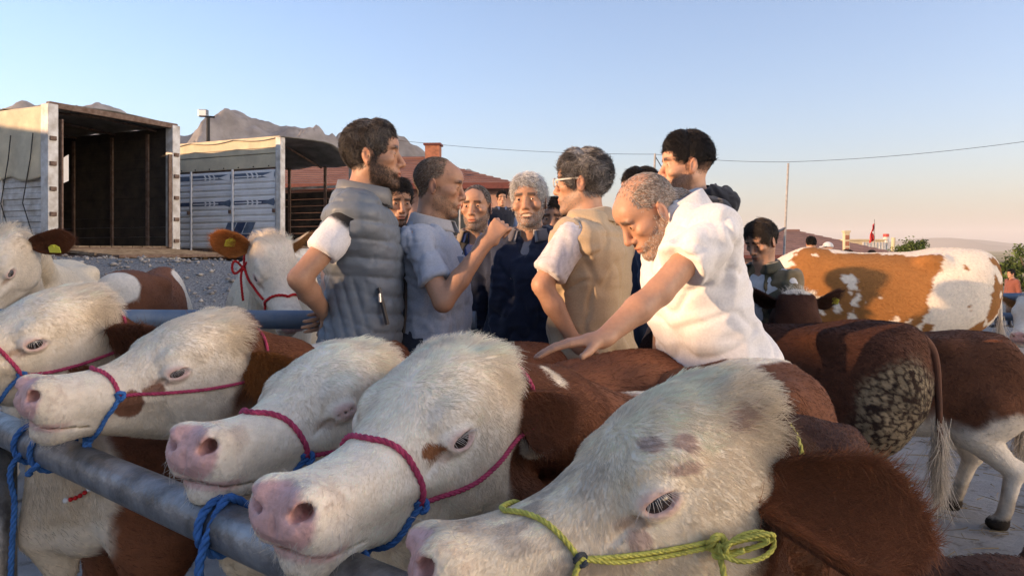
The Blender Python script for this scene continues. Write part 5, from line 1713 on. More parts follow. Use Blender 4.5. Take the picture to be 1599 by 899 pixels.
def fine_axis(lo, hi, coarse, fines):
    """coarse grid lines with finer stretches: fines = [(a, b, step)]"""
    ev = sorted({lo, hi, *[min(max(q, lo), hi) for f in fines for q in f[:2]]})
    segs = []
    for a, b in zip(ev[:-1], ev[1:]):
        if b - a < 1e-4: continue
        m = (a + b) / 2
        segs.append((a, b, min([coarse] + [f[2] for f in fines if f[0] <= m <= f[1]])))
    return axis_lines(segs)


def head_prims(f, c, Rh, s, smile=0.0, age=1.0):
    P = lambda *q: c + Rh @ (np.array(q) * s)
    r = lambda *q: tuple(np.array(q) * s)
    f.ell(P(-.014, 0, .036), r(.098, .077, .087), Rh, k=.0)
    f.ell(P(.028, 0, -.040), r(.062, .060, .078), Rh, k=.03 * s)
    f.ell(P(.055, 0, .045), r(.044, .058, .045), Rh, k=.02 * s)
    for sg in (1, -1):
        f.cone(P(-.005, sg * .052, -.050), P(.066, sg * .016, -.104), .019 * s, .017 * s, k=.025 * s)
        f.ell(P(.058, sg * .047, -.016), r(.028, .020, .018), Rh, k=.02 * s)
        f.ell(P(.080, sg * .026, .028), r(.014, .026, .009), Rh @ euler(0, 0, -sg * 18), k=.012 * s)
    f.ell(P(.080, 0, -.106), r(.017, .024, .016), Rh, k=.018 * s)
    for sg in (1, -1):
        f.ell(P(.099, sg * .032, .008), r(.017, .018, .011), Rh, k=.010 * s, op='sub')
        f.ell(P(.0775, sg * .032, .006), r(.014, .017, .0125), Rh, k=.005 * s)
        f.ell(P(.094, sg * .033, .0055), r(.011, .0130, .0040), Rh @ euler(0, 0, -sg * 14), k=.0022 * s, op='sub')
        f.ell(P(.0955, sg * .033, -.0075), r(.010, .014, .0016), Rh @ euler(0, 0, -sg * 16), k=.004 * s, op='sub')
        f.cone(P(.100, sg * .021, -.036), P(.090, sg * (.033 + .006 * smile), -.068), .0022 * s, .0028 * s, k=.006 * s * (.6 + age), op='sub')
        if smile: f.ell(P(.066, sg * .046, -.030), r(.024, .020, .016), Rh, k=.012 * s)
    f.cone(P(.086, 0, .020), P(.110, 0, -.030), .0075 * s, .0125 * s, k=.012 * s)
    f.ell(P(.107, 0, -.034), r(.013, .012, .010), Rh, k=.008 * s)
    for sg in (1, -1):
        f.ell(P(.096, sg * .014, -.038), r(.011, .008, .008), Rh, k=.006 * s)
        f.ell(P(.103, sg * .008, -.047), r(.004, .004, .005), Rh, k=.003 * s, op='sub')
    f.ell(P(.084, 0, -.066), r(.016, .030, .022), Rh, k=.014 * s)
    f.ell(P(.096, 0, -.064), r(.008, .022, .0055), Rh, k=.006 * s)
    f.ell(P(.094, 0, -.077), r(.008, .019, .006), Rh, k=.006 * s)
    f.ell(P(.102 - .003 * smile, 0, -.0705 + .001 * smile), r(.009 + .008 * smile, .024 + .007 * smile, .0016 + .0042 * smile), Rh, k=.003 * s, op='sub')
    if smile: f.ell(P(.080, 0, -.0690), r(.0115, .022, .0042), Rh, k=.001)
    for sg in (1, -1):
        Re = Rh @ euler(0, -12, 0) @ euler(0, 0, sg * 22)
        f.ell(P(-.012, sg * .081, -.004), r(.020, .007, .033), Re, k=.005 * s)
        f.ell(P(-.006, sg * .089, -.000), r(.011, .005, .020), Re, k=.004 * s, op='sub')
        f.ell(P(-.008, sg * .082, -.030), r(.009, .006, .010), Re, k=.005 * s)


def hand_prims(f, w, d, pn, curl, sg, s, spread=.0, thumb=None):
    """hand from wrist w along d, palm facing pn; sg picks the side the thumb leaves from"""
    d = np.asarray(d, float) / np.linalg.norm(d)
    pn = np.asarray(pn, float); pn = pn - d * (pn @ d); pn /= np.linalg.norm(pn)
    la = np.cross(d, pn) * sg                      # thumb side
    f.cone(w - d * .01 * s, w + d * .030 * s, .027 * s, .030 * s, k=.012, flat=(pn, .72))
    for q in (-.028, -.0095, .0095, .028):
        f.cone(w + d * .015 * s + la * q * .55 * s, w + d * .088 * s + la * q * s, .015 * s, .0105 * s, k=.010)
    for i, q in enumerate((.030, .0102, -.0098, -.029)):
        L = (.044, .049, .045, .035)[i] * s
        p = w + d * .088 * s + la * q * s
        a = 0.0
        dd = d + la * (q * 4 * spread)
        for j, (fr, r0, r1) in enumerate(((1, .0086, .0080), (.62, .0082, .0074), (.5, .0074, .0062))):
            a += curl * (.9, 1.0, .7)[j]
            v = dd * math.cos(a) + pn * math.sin(a); v /= np.linalg.norm(v)
            e = p + v * L * fr
            f.cone(p, e, r0 * s, r1 * s, k=.002)
            p = e
    t = np.asarray(thumb, float) if thumb is not None else d * .55 + la * .75 + pn * .35
    t = t / np.linalg.norm(t)
    p = w + d * .022 * s + la * .024 * s + pn * .006 * s
    f.cone(p, p + t * .042 * s, .0155 * s, .0115 * s, k=.010)
    t2 = t + d * .35; t2 /= np.linalg.norm(t2)
    if thumb is not None: t2 = t
    f.cone(p + t * .042 * s, p + t * .042 * s + t2 * .030 * s, .0112 * s, .0088 * s, k=.004)


TT = np.array([-.10, -.06, 0, .10, .20, .30, .40, .46, .51, .555])
TF = np.array([.05, .095, .112, .118, .120, .122, .112, .085, .055, .030])
TB = np.array([-.05, -.10, -.122, -.098, -.092, -.106, -.112, -.102, -.078, -.055])
TW = np.array([.10, .155, .172, .158, .155, .170, .180, .165, .105, .055])


def torso_frame(lean, twist=0):
    """columns: spine up, right, forward"""
    up = np.asarray(lean, float) / np.linalg.norm(lean)
    fw = np.array([1., 0, 0]); fw = fw - up * (fw @ up); fw /= np.linalg.norm(fw)
    return np.stack([up, np.cross(fw, up), fw], 1)


def folds(V, Nn, amp, seed, dirn=(1, 1, .45), fr=11.0):
    q = V * np.array(dirn)
    a = 1 - np.abs(2 * fbm(q + .02 * vnoise(V, 8, seed)[:, None], fr, 2, seed) - 1) * 3.2
    b = 1 - np.abs(2 * fbm(V * np.array([.6, .6, 1.6]), fr * 1.3, 2, seed + 9) - 1) * 2.2
    c1 = np.abs(2 * fbm(V * np.array([1.0, 1.0, .38]) + .03 * vnoise(V, 7, seed + 1)[:, None], fr * .8, 2, seed + 21) - 1)
    c2 = np.abs(2 * fbm(V @ np.array([[.8, .2, .5], [-.2, .9, .3], [-.6, -.2, .7]]) * np.array([.4, 1, 1.2]), fr, 2, seed + 33) - 1)
    crease = np.exp(-(c1 / .07)**2) + .8 * np.exp(-(c2 / .06)**2)
    return V + Nn * (amp * (1.1 * np.clip(a, -.6, 1) + .6 * np.clip(b, -.6, 1) - 1.0 * crease))[:, None]


def garment(name, f, mat, ob, col, amp, seed, smooth_it=1, post=None, dirn=(1, 1, .45), fr=11.0):
    V, Q = f.mesh()
    V = smooth(V, Q, smooth_it)
    Nn = vnormals(V, Q)
    if amp: V = folds(V, Nn, amp, seed, dirn, fr)
    if post is not None: V = post(V, Nn)
    C = col(V) if callable(col) else np.tile(np.asarray(col, float), (len(V), 1)) * (.93 + .14 * fbm(V, 6, 3, seed))[:, None]
    return mesh_obj(name, V, Q, mat, ob, C)


def collar(name, base, up, fw, r, h, mat, ob, col, gap=28, flare=.022, stand=False, rx=1.15):
    up = np.asarray(up, float) / np.linalg.norm(up); fw = np.asarray(fw, float); fw = fw - up * (fw @ up); fw /= np.linalg.norm(fw)
    lf = np.cross(up, fw)
    rows = [(r + .004, -.015), (r, h * .5), (r + .001, h)] + ([] if stand else [(r + flare * .45, h * .9), (r + flare, h * .1), (r + flare * 1.25, -h * .25)])
    if stand: rows += [(r + .012, h * .98), (r + .018, h * .5), (r + .02, -.015)]
    n = 30
    V, Q = [], []
    for i in range(n):
        a = math.radians(gap + (360 - 2 * gap) * i / (n - 1))
        dr = fw * math.cos(a) * rx + lf * math.sin(a)
        fr_ = .5 * (1 + math.cos(a))
        for j, (rr, z) in enumerate(rows):
            drop = -.035 * fr_ - (.012 * (1 - abs(math.sin(a))) if j > 3 and not stand else 0)
            V.append(base + dr * (rr + .012 * fr_ * (1 if j > 2 else .3)) + up * (z + drop))
    m = len(rows)
    for i in range(n - 1):
        for j in range(m - 1): Q.append([i * m + j, (i + 1) * m + j, (i + 1) * m + j + 1, i * m + j + 1])
    V = np.array(V)
    o = mesh_obj(name, V, np.array(Q), mat, ob, np.tile(np.asarray(col, float), (len(V), 1)) * (.9 + .2 * fbm(V, 20, 2, 3))[:, None])
    o.modifiers.new('thick', 'SOLIDIFY').thickness = .004
    return o


SKIN = np.array([.45, .245, .155])


def person(label, loc, yaw, H, skin=1.0, head=(0, 0, 0), lean=(0, 0, 1), belly=0.0, arms=None, top=None, vest=None, trousers=(.05, .05, .06), hair=None, beard=None, smile=0.0,
           neck_f=0.0, head_at=None, seed=0, wide=1.0, legs=True, extra=None, brow=(.02, .014, .01), detail=True, group='people at the cattle market', shrug=0.0, z0=None, age=1.0):
    """loc = (x, y) on the ground; yaw = degrees the chest faces (0 right, -90 camera, 180 left); head=(yaw, pitch down, roll) relative to the chest"""
    s = H / 1.75
    hip = np.array([0, 0, .93 * s])
    T = torso_frame(lean)
    up, fw = T[:, 0], T[:, 2]
    tp = lambda t, y=0.0, x=0.0: hip + up * (t * s) + fw * (x * s) + np.array([0, y * s, 0])
    nb = tp(.53)
    Rh = np.array(Matrix.Rotation(math.radians(head[0]), 3, 'Z') @ Matrix.Rotation(math.radians(head[1]), 3, 'Y') @ Matrix.Rotation(math.radians(head[2]), 3, 'X'))
    hc = (nb + np.array([.028 + neck_f, 0, .150]) * s) if head_at is None else np.asarray(head_at, float)
    ar = {}
    for sg, nm in ((1, 'l'), (-1, 'r')):
        a = (arms or {}).get(nm, {})
        sh = tp(.455 + shrug, sg * .188 * wide, -.012)
        el = np.asarray(a.get('el', sh / s + np.array([-.02, sg * .05, -.29])), float) * (1 if 'el' in a and a.get('abs') else s)
        wr = np.asarray(a.get('wr', el / s + np.array([.06, 0, -.25])), float) * (1 if 'wr' in a and a.get('abs') else s)
        ar[nm] = dict(sh=sh, el=el, wr=wr, d=np.asarray(a.get('d', wr - el), float), pn=np.asarray(a.get('pn', (0, -sg, 0)), float), curl=a.get('curl', .35), thumb=a.get('thumb'))
    pts = np.array([hc, hip] + [a[q] for a in ar.values() for q in ('sh', 'el', 'wr')] + [a['wr'] + a['d'] / np.linalg.norm(a['d']) * .2 for a in ar.values()])
    lo, hi = pts.min(0) - .17, pts.max(0) + .17
    lo[:2] = np.minimum(lo[:2], -.24); hi[:2] = np.maximum(hi[:2], .24)
    st = .0043 if detail else .009
    fin = [[(hc[a] - .135 * s, hc[a] + .14 * s, st)] for a in range(3)]
    if detail:
        for a in range(3):
            for q in ar.values():
                e = q['wr'] + q['d'] / np.linalg.norm(q['d']) * .09 * s
                fin[a].append((e[a] - .09, e[a] + .09, .0058))
    f = Field(*[fine_axis(lo[a], hi[a], .017 if detail else .024, fin[a]) for a in range(3)])
    head_prims(f, hc, Rh, s, smile, age)
    nk = hc + Rh @ np.array([-.022, 0, -.055]) * s
    f.chain([nk, nb + up * .0], [.054 * s, .062 * s], k=.03)
    f.cone(nb, tp(.42), .06 * s, .09 * s, k=.03)
    f.loft(TT * s, TF * s * .84, TB * s * .84, TW * s * .84 * wide, 2.3, pos=hip, rot=T, k=.02)
    for sg, nm in ((1, 'l'), (-1, 'r')):
        a = ar[nm]
        f.chain([a['sh'], a['el']], [.048 * s, .039 * s], k=.02)
        mid = a['el'] * .62 + a['wr'] * .38
        f.chain([a['el'], mid, a['wr']], [.038 * s, .039 * s, .0255 * s], k=.015)
        hand_prims(f, a['wr'], a['d'], a['pn'], a['curl'], sg, s, thumb=a['thumb'])
    V, Q = f.mesh()
    Nn = vnormals(V, Q)
    p = (V - hc) @ Rh / s
    base = SKIN * skin
    C = np.tile(base, (len(V), 1)) * (.88 + .24 * fbm(V, 18, 3, seed))[:, None]
    inh = (np.abs(p[:, 1]) < .12) & (p[:, 2] > -.14) & (p[:, 2] < .15) & (np.abs(p[:, 0]) < .14)
    red = np.exp(-(((p[:, 0] - .1) / .03)**2 + (p[:, 1] / .02)**2 + ((p[:, 2] + .03) / .02)**2)) + .25 * np.exp(-(((p[:, 0] - .07) / .03)**2 + ((np.abs(p[:, 1]) - .045) / .02)**2 + ((p[:, 2] + .025) / .022)**2)) + sstep(.072, .08, np.abs(p[:, 1])) * (p[:, 2] < .05)
    C = lerp(C, base * np.array([1.18, .82, .78]), np.clip(red, 0, 1) * .30 * inh)
    C = lerp(C, base * np.array([.95, .55, .55]), inh * sstep(.011, .006, np.abs(p[:, 2] + .0705)) * sstep(.026, .018, np.abs(p[:, 1])) * sstep(.085, .092, p[:, 0]) * .7)
    if smile:
        C = lerp(C, np.array([.66, .60, .50]), inh * sstep(.0052, .004, np.abs(p[:, 2] + .0695)) * sstep(.022, .019, np.abs(p[:, 1])) * (p[:, 0] > .074) * (p[:, 0] < .0935))
    bz = -.026 - .55 * np.clip(p[:, 0] - .02, 0, .1)
    bm = inh * sstep(.010, -.012, p[:, 2] - np.where(p[:, 0] < .02, .0, bz)) * sstep(-.012, .004, p[:, 0]) * (1 - sstep(.010, .006, np.abs(p[:, 2] + .0705)) * sstep(.024, .018, np.abs(p[:, 1])))
    bm = bm * (1 - sstep(.030, .018, np.linalg.norm((p - [.108, 0, -.03]) * [1, 1, 1], axis=1)))
    if beard: C = lerp(C, np.array(beard['col']), bm * beard.get('w', .7))
    bw = inh * np.exp(-((p[:, 2] - .030 + .25 * np.maximum(np.abs(p[:, 1]) - .04, 0)) / .0075)**4) * sstep(.054, .046, np.abs(p[:, 1])) * sstep(.008, .014, np.abs(p[:, 1])) * (p[:, 0] > .055)
    C = lerp(C, np.array(brow), bw * .92)
    hs = hair or {}
    if hs.get('scalp', 0):
        hl = scalp_mask(p, hs) * inh
        C = lerp(C, np.array(hs['col']) * 1.2, hl * hs['scalp'])
    ob = mesh_obj('person', V, Q, M_SKIN, None, C)
    gz = float(ground_z(loc[0], loc[1])) if z0 is None else z0
    ob.location = (loc[0], loc[1], gz); ob.rotation_euler = (0, 0, math.radians(yaw))
    tag(ob, label, 'person', group)
    HP = lambda *q: hc + Rh @ (np.array(q) * s)
    rg = np.random.default_rng(seed)
    if detail:
        for sg in (1, -1):
            c = HP(.0772, sg * .032, .006); r = .0116 * s
            A = Rh
            vs, cc = [], []
            for a in range(21):
                th = math.pi * a / 20
                for b in range(16):
                    q = 2 * math.pi * b / 16
                    vs.append(A @ np.array([math.cos(th), math.sin(th) * math.cos(q), math.sin(th) * math.sin(q)]) * r + c)
                    cc.append((.010, .007, .006) if a < 6 else (.30, .25, .23))
            qs = [[a * 16 + b, a * 16 + (b + 1) % 16, (a + 1) * 16 + (b + 1) % 16, (a + 1) * 16 + b] for a in range(20) for b in range(16)]
            mesh_obj('eye', np.array(vs), np.array(qs)[:, ::-1], M_EYE, ob, np.array(cc))
    # ---- hair
    if hs:
        t, ts = hs.get('t', .014) * .55, hs.get('ts', .008) * .45
        if t > .004:
            g = Field(*[axis_lines([(-.16 * s, .16 * s, .0055 if detail else .009)]) for _ in range(3)])
            g.ell((-.016 * s, 0, (.036 + (t - ts) * .5) * s), np.array([.098 + ts, .077 + ts, .087 + (t + ts) / 2]) * s, k=.0)
            if t > ts: g.ell((.022 * s, 0, .075 * s), np.array([.058 + t * .3, .062 + ts, .045 + t]) * s, k=.02)
            hlz = hs.get('hl', .070)
            g.ell((.125 * s, 0, (hlz - .105) * s), np.array([.085, .13, .105]) * s, k=.010, op='sub')
            g.ell((.06 * s, 0, -.10 * s), np.array([.085, .2, .085]) * s, k=.012, op='sub')
            for sg in (1, -1): g.ell((-.006 * s, sg * .090 * s, -.012 * s), np.array([.028, .034, .042]) * s, k=.008, op='sub')
            nap = hs.get('nape', -.045)
            g.custom((-.16, -.16, -.16), (.16, .16, nap * s + .02), lambda X, Y, Z: Z - nap * s + .1 * X + 0 * Y, k=.012)
            hv, hq = g.mesh()
            if len(hv):
                hn = vnormals(hv, hq)
                hv = hv + hn * ((fbm(hv, 60, 3, seed) - .5) * hs.get('rough', .008))[:, None]
                hcol = np.tile(np.array(hs['col']), (len(hv), 1)) * (.6 + .6 * fbm(hv, 70, 2, seed + 3))[:, None]
                if 'grey' in hs: hcol = lerp(hcol, np.array(hs['grey']), sstep(.42, .62, fbm(hv, 45, 3, seed + 5)) * hs.get('greyw', .7))
                hw = hv @ Rh.T + hc
                ho = mesh_obj('hair', hw, hq, M_HAIRCAP, ob, hcol)
                n = hs.get('n', 7000)
                q, W = sample_roots(hw, hq, np.ones(len(hw)), n, seed)
                pl = lerp_attr(hv, hq, q, W) / s
                d = np.stack([np.where(pl[:, 0] > .0, hs.get('fx', .5), -.5), pl[:, 1] * 4, np.full(n, -.55)], 1) + (np.stack([vnoise(pl, 40, i) for i in (1, 2, 3)], 1) - .5) * hs.get('mess', 1.6)
                strands('hair_strands', lerp_attr(hw, hq, q, W), d @ Rh.T, lerp_attr(hn @ Rh.T, hq, q, W), np.full(n, hs.get('len', .022) * 1.15), np.clip(lerp_attr(hcol, hq, q, W) * rg.uniform(.35, 1, n)[:, None] ** 1.5 * 2.6, .003, .8), M_HAIR, ho, rad=.0011, lie=hs.get('lie', .38), curl=hs.get('curl', .45), seed=seed)
        if hs.get('scalp', 0):
            dn = (scalp_mask(p, hs) * inh).astype(np.float32)
            n = hs.get('ns', 6000)
            q, W = sample_roots(V, Q, dn, n, seed + 3)
            pl = lerp_attr(p, Q, q, W)
            d = np.stack([np.where(pl[:, 0] > .03, .4, -.6), pl[:, 1] * 3, np.full(n, -.5)], 1)
            cc = np.tile(np.array(hs['col']), (n, 1))
            if 'grey' in hs: cc = np.where((rg.uniform(0, 1, n) < hs.get('greyw', .5))[:, None], np.array(hs['grey']), cc)
            strands('short_hair', lerp_attr(V, Q, q, W), d @ Rh.T, lerp_attr(Nn, Q, q, W), np.full(n, hs.get('slen', .010)), np.clip(cc * rg.uniform(.6, 1.4, n)[:, None], .003, .8), M_HAIR, ob, rad=.0007, lie=.3, curl=.3, npt=3, seed=seed)
    if beard and detail:
        n = beard.get('n', 2500)
        q, W = sample_roots(V, Q, (bm * beard.get('w', .7) + 1e-6).astype(np.float32), n, seed + 8)
        cc = np.tile(np.array(beard['col']), (n, 1))
        if 'grey' in beard: cc = np.where((rg.uniform(0, 1, n) < .5)[:, None], np.array(beard['grey']), cc)
        strands('beard', lerp_attr(V, Q, q, W), np.tile(Rh @ np.array([.1, 0, -1.]), (n, 1)), lerp_attr(Nn, Q, q, W), np.full(n, beard.get('len', .006)), np.clip(cc * rg.uniform(.6, 1.5, n)[:, None], .003, .7), M_HAIR, ob, rad=.0006, lie=.35, curl=.3, npt=3, seed=seed)
    # ---- trousers and shoes
    if legs:
        g = Field(axis_lines([(-.36, .36, .018)]), axis_lines([(-.30, .30, .018)]), axis_lines([(.03, 1.12 * s, .022)]))
        g.loft(TT[:5] * s, TF[:5] * s * 1.02 + .002 + belly * np.array([.1, .3, .4, .4, .3]) * s, TB[:5] * s * 1.04 - .006, (TW[:5] * 1.03) * s * wide, 2.4, pos=hip, rot=T, k=0)
        g.F[:, :, g.ax[2] > 1.03 * s] = 1.0
        for sg in (1, -1):
            g.chain([np.array([0, sg * .092, .90]) * s, np.array([.015, sg * .10, .50]) * s, np.array([-.01, sg * .105, .09]) * s], [.098 * s, .070 * s, .060 * s], k=.03)
        garment('trousers', g, M_DENIM, ob, trousers, .008, seed + 2)
        for sg in (1, -1):
            h = Field(axis_lines([(-.14, .26, .018)]), axis_lines([(-.08, .08, .018)]), axis_lines([(-.03, .16, .016)]))
            h.cone((-.05, 0, .045), (.15, 0, .032), .045, .038, k=0, flat=((0, 0, 1), .8)); h.cone((-.03, 0, .06), (-.03, 0, .13), .045, .042, k=.03)
            h.custom((-.2, -.1, -.1), (.3, .1, .0), lambda X, Y, Z: Z + 0 * X + 0 * Y, k=.004)
            sv, sq = h.mesh()
            mesh_obj('shoe', sv * s + np.array([0, sg * .105, .0]) * s, sq, M_SHOE, ob)
    # ---- clothes on the upper body
    def upper(name, sp, seed2, over=0.0):
        inf = sp.get('inf', .010) + over
        if over < 0: inf = .001
        sl = sp.get('sleeve', 'short')
        g = Field(*[axis_lines([(lo[a] - .03, hi[a] + .03, sp.get('grid', .0125) if detail else .018)]) for a in range(3)])
        cuts = []
        bl = belly * np.array([.3, .5, .8, 1, 1, .7, .2, 0, 0, 0])
        g.loft(TT * s, (TF + inf + bl) * s, (TB - inf - sp.get('back', 0)) * s, (TW + inf * 1.2) * s * wide, sp.get('n', 2.35), pos=hip, rot=T, k=0)
        for sg, nm in ((1, 'l'), (-1, 'r')):
            a = ar[nm]
            if sl == 'none':
                g.ell(tp(.435, sg * .166 * wide, -.01), np.array([.090, .080, .100]) * s * sp.get('shs', 1.0), k=.035)
                continue
            g.ell(tp(.44, sg * .155 * wide, -.01), np.array([.068, .068, .075]) * s, k=.03)
            fr = {'short': sp.get('slen', .62), 'long': 1.0}[sl]
            r0, r1 = sp.get('r0', .062), sp.get('r1', .058)
            g.cone(a['sh'], a['sh'] + (a['el'] - a['sh']) * fr, r0 * s, r1 * s, k=.03)
            if sl == 'short':
                ax_ = (a['el'] - a['sh']); ax_ = ax_ / np.linalg.norm(ax_); e_ = a['sh'] + (a['el'] - a['sh']) * fr; rr_ = r1 * s + .03
                def cutf(X, Y, Z, e_=e_, ax_=ax_, rr_=rr_):
                    px, py, pz = X - e_[0], Y - e_[1], Z - e_[2]
                    t = px * ax_[0] + py * ax_[1] + pz * ax_[2]
                    return np.maximum(-t, np.sqrt(np.maximum(px * px + py * py + pz * pz - t * t, 0)) - rr_)
                cuts.append((e_ - .13, e_ + .13, cutf))
            if sl == 'long':
                g.cone(a['el'], a['el'] + (a['wr'] - a['el']) * sp.get('cuff', .95), r1 * s, sp.get('r2', .044) * s, k=.02)
        for c_ in cuts: g.custom(*c_, k=.006)
        if 'open' in sp:
            g.ell(tp(sp['open'][2], 0, .16), np.array([.13, sp['open'][0], sp['open'][1]]) * s, T[:, [2, 1, 0]], k=.012, op='sub')
        g.ell(nb + up * .05 * s + fw * .012 * s, np.array([.066, .062, .05]) * s, T[:, [2, 1, 0]], k=.01, op='sub')
        o = garment(name, g, sp.get('mat', M_CLOTH), ob, sp['col'], sp.get('amp', .007), seed2, post=sp.get('post'), dirn=sp.get('dirn', (1, 1, .45)), fr=sp.get('fr', 11.0))
        if 'collar' in sp:
            cl = sp['collar']
            collar('collar', nb + up * .006 * s + fw * .004, up * .9 + np.array([0, 0, .2]), fw, (.064 + over) * s * cl.get('rs', 1), cl.get('h', .035) * s, sp.get('mat', M_CLOTH), o, cl['col'], cl.get('gap', 28), cl.get('flare', .022), cl.get('stand', False))
        return o
    to = upper('shirt' if top.get('name') is None else top['name'], dict(top, amp=min(top.get('amp', .007), .0035)) if vest else top, seed + 20, -.001 if vest else 0.0)
    vo = upper(vest.get('name', 'vest'), vest, seed + 30) if vest else None
    if extra: extra(ob, dict(s=s, hc=hc, Rh=Rh, HP=HP, tp=tp, up=up, fw=fw, ar=ar, top=to, vest=vo, nb=nb, hip=hip))
    return ob


def scalp_mask(p, hs):
    """where close-cropped hair grows: hs['rec'] pushes the hairline back"""
    rec = hs.get('rec', 0.0)
    z = p[:, 2]; x = p[:, 0]; y = np.abs(p[:, 1])
    line = x - (.062 - rec - .20 * np.maximum(.03 - z, 0) * 0)
    front = sstep(.010, -.012, line + np.where(z < .055, (.055 - z) * .75, 0))
    low = sstep(hs.get('nape2', hs.get('nape', -.060)), hs.get('nape2', hs.get('nape', -.060)) + (.05 if 'nape2' in hs else .02), z + .25 * np.minimum(x + .06, 0))
    ear = sstep(.80, 1.1, np.sqrt(((x + .002) / .030)**2 + ((z + .008) / .040)**2)) + (y < .06)
    m = front * low * np.clip(ear, 0, 1)
    if hs.get('bald', 0):
        top_ = sstep(.060, .095, z + .35 * (x - .0)) * sstep(.062, .045, y)
        m = m * (1 - hs['bald'] * top_)
    return m
# ------------------------------------------------------------------ the men at the market
BLACKH = (.012, .010, .009); GREYH = (.10, .09, .08); SILV = (.45, .44, .42)


def quilt(V, Nn):
    z = V[:, 2] + .10 * np.abs(V[:, 1]) * 0 + .18 * np.maximum(V[:, 0], 0) * .6
    ph = np.abs(np.sin(np.pi * z / .066)) ** .30
    side = sstep(.05, -.02, V[:, 0])
    ph2 = np.abs(np.sin(np.pi * (V[:, 0] + .3 * V[:, 2]) / .042)) ** .30
    low = sstep(1.20, 1.14, V[:, 2]) * sstep(.06, .0, V[:, 0])
    h = ph * (1 - low) + ph2 * low
    return V + Nn * (.015 * (h - .75) + .009 * (fbm(V * [1, 1, 2.2], 24, 3, 3) - .5))[:, None]


def vest_details(ob, k):
    s = k['s']
    V = k['vest']
    for y in (-.16,):
        z = MB(); z.tube([(.075, -.195, 1.145), (.085, -.20, 1.10), (.105, -.195, 1.015)], .009, 6)
        zz = z.build('pocket_zip', M_ZIP, V)
        MB().tube([(.078, -.206, 1.125), (.080, -.209, 1.095)], .005, 6).build('zip_pull', M_METAL, zz)
    MB().tube([tuple(k['tp'](t, 0, x)) for t, x in ((.02, .152), (.1, .158), (.2, .160), (.3, .158), (.4, .146))], .008, 6).build('front_zip', M_ZIP, V)


def sleeve_band(V):
    C = np.tile([.62, .62, .64], (len(V), 1))
    a = np.array([-.012, -.19, 1.40]); b = np.array([-.187, -.279, 1.18]); d = (b - a) / np.linalg.norm(b - a)
    t = (V * [1, -1, 1] * np.where(V[:, 1] > 0, 1, 0)[:, None] + V * np.where(V[:, 1] > 0, 0, 1)[:, None] - a) @ d
    return lerp(C, np.array([.012, .012, .014]), sstep(.075, .060, t))


# 1. grey puffer vest, hands behind his back
d = 2.92
person('dark haired bearded man in grey puffer vest with hands behind his back', (at(566, 0, d)[0], d), 6, 1.775, skin=.82, head=(-4, -2, 0), neck_f=.01,
       arms={'r': dict(el=(-.185, -.275, 1.165), wr=(-.125, -.095, 1.035), d=(.2, .6, -.35), pn=(-1, .2, 0), curl=.35), 'l': dict(el=(-.15, .27, 1.16), wr=(-.13, .08, 1.03), d=(-.1, -.8, -.2), pn=(-1, 0, 0), curl=.4)},
       top=dict(col=sleeve_band, slen=.62, r0=.060, r1=.060, amp=.006, collar=dict(col=(.012, .012, .014), h=.045)),
       vest=dict(name='puffer_vest', col=(.125, .148, .172), inf=.030, sleeve='none', shs=1.12, grid=.0075, mat=M_NYLON, amp=.003, post=quilt, collar=dict(col=(.14, .145, .15), h=.055, stand=True, gap=24, rs=1.06), back=.01),
       hair=dict(col=(.035, .026, .020), grey=(.16, .15, .14), greyw=.35, t=.030, ts=.012, len=.020, lie=.28, hl=.078, nape=-.055, mess=1.4, n=9000, scalp=.8), beard=dict(col=(.035, .024, .018), w=.62, len=.006, n=4500), trousers=(.03, .04, .07), seed=1, extra=vest_details)

# 2. curly head looking over
d = 4.15
person('curly haired man peering out between grey vest man and blue polo man', (at(616, 0, d)[0], d), -55, 1.665, skin=.9, head=(-8, 10, 0), top=dict(col=(.05, .06, .09), sleeve='long', collar=dict(col=(.05, .06, .09))),
       hair=dict(col=BLACKH, t=.034, ts=.018, len=.018, hl=.062, mess=3.5, curl=.9, rough=.022, n=7000, scalp=.9), beard=dict(col=(.03, .022, .017), w=.6, len=.004), seed=2)


# 3. light blue polo, fist raised
def polo_button(ob, k):
    for i in range(2): MB().tube([tuple(k['tp'](.40 - i * .05, .0, .125)), tuple(k['tp'](.40 - i * .05, .0, .137))], .006, 8).build('button', M_METAL, k['top'])
    MB().box((.118, -.085, 1.18), (.150, -.04, 1.255)).build('chest_pocket', M_NAVYC, k['top'])


M_NAVYC = mat_plain('grey_blue_cloth', (.20, .24, .32), .9, var=.1)
d = 3.08
person('balding man in light blue polo shirt raising a thumb', (at(673, 0, d)[0], d), -8, 1.665, skin=.9, head=(4, 8, 0), belly=.03, neck_f=.005,
       arms={'r': dict(el=(.115, -.27, 1.145), wr=(.275, -.215, 1.375), d=(.40, .1, .50), pn=(.3, .8, .3), curl=1.35, thumb=(-.15, 0, 1)), 'l': dict(el=(.02, .27, 1.12), wr=(.10, .2, .93))},
       top=dict(col=(.30, .345, .42), grid=.0085, slen=.68, r0=.062, r1=.064, amp=.008, collar=dict(col=(.38, .38, .39), h=.036)),
       hair=dict(col=(.09, .065, .045), grey=(.24, .20, .16), greyw=.45, t=.0, scalp=.55, rec=.035, bald=.4, slen=.009, ns=7000), beard=dict(col=(.10, .07, .05), w=.35, len=.003), trousers=(.02, .025, .04), seed=3, extra=polo_button)

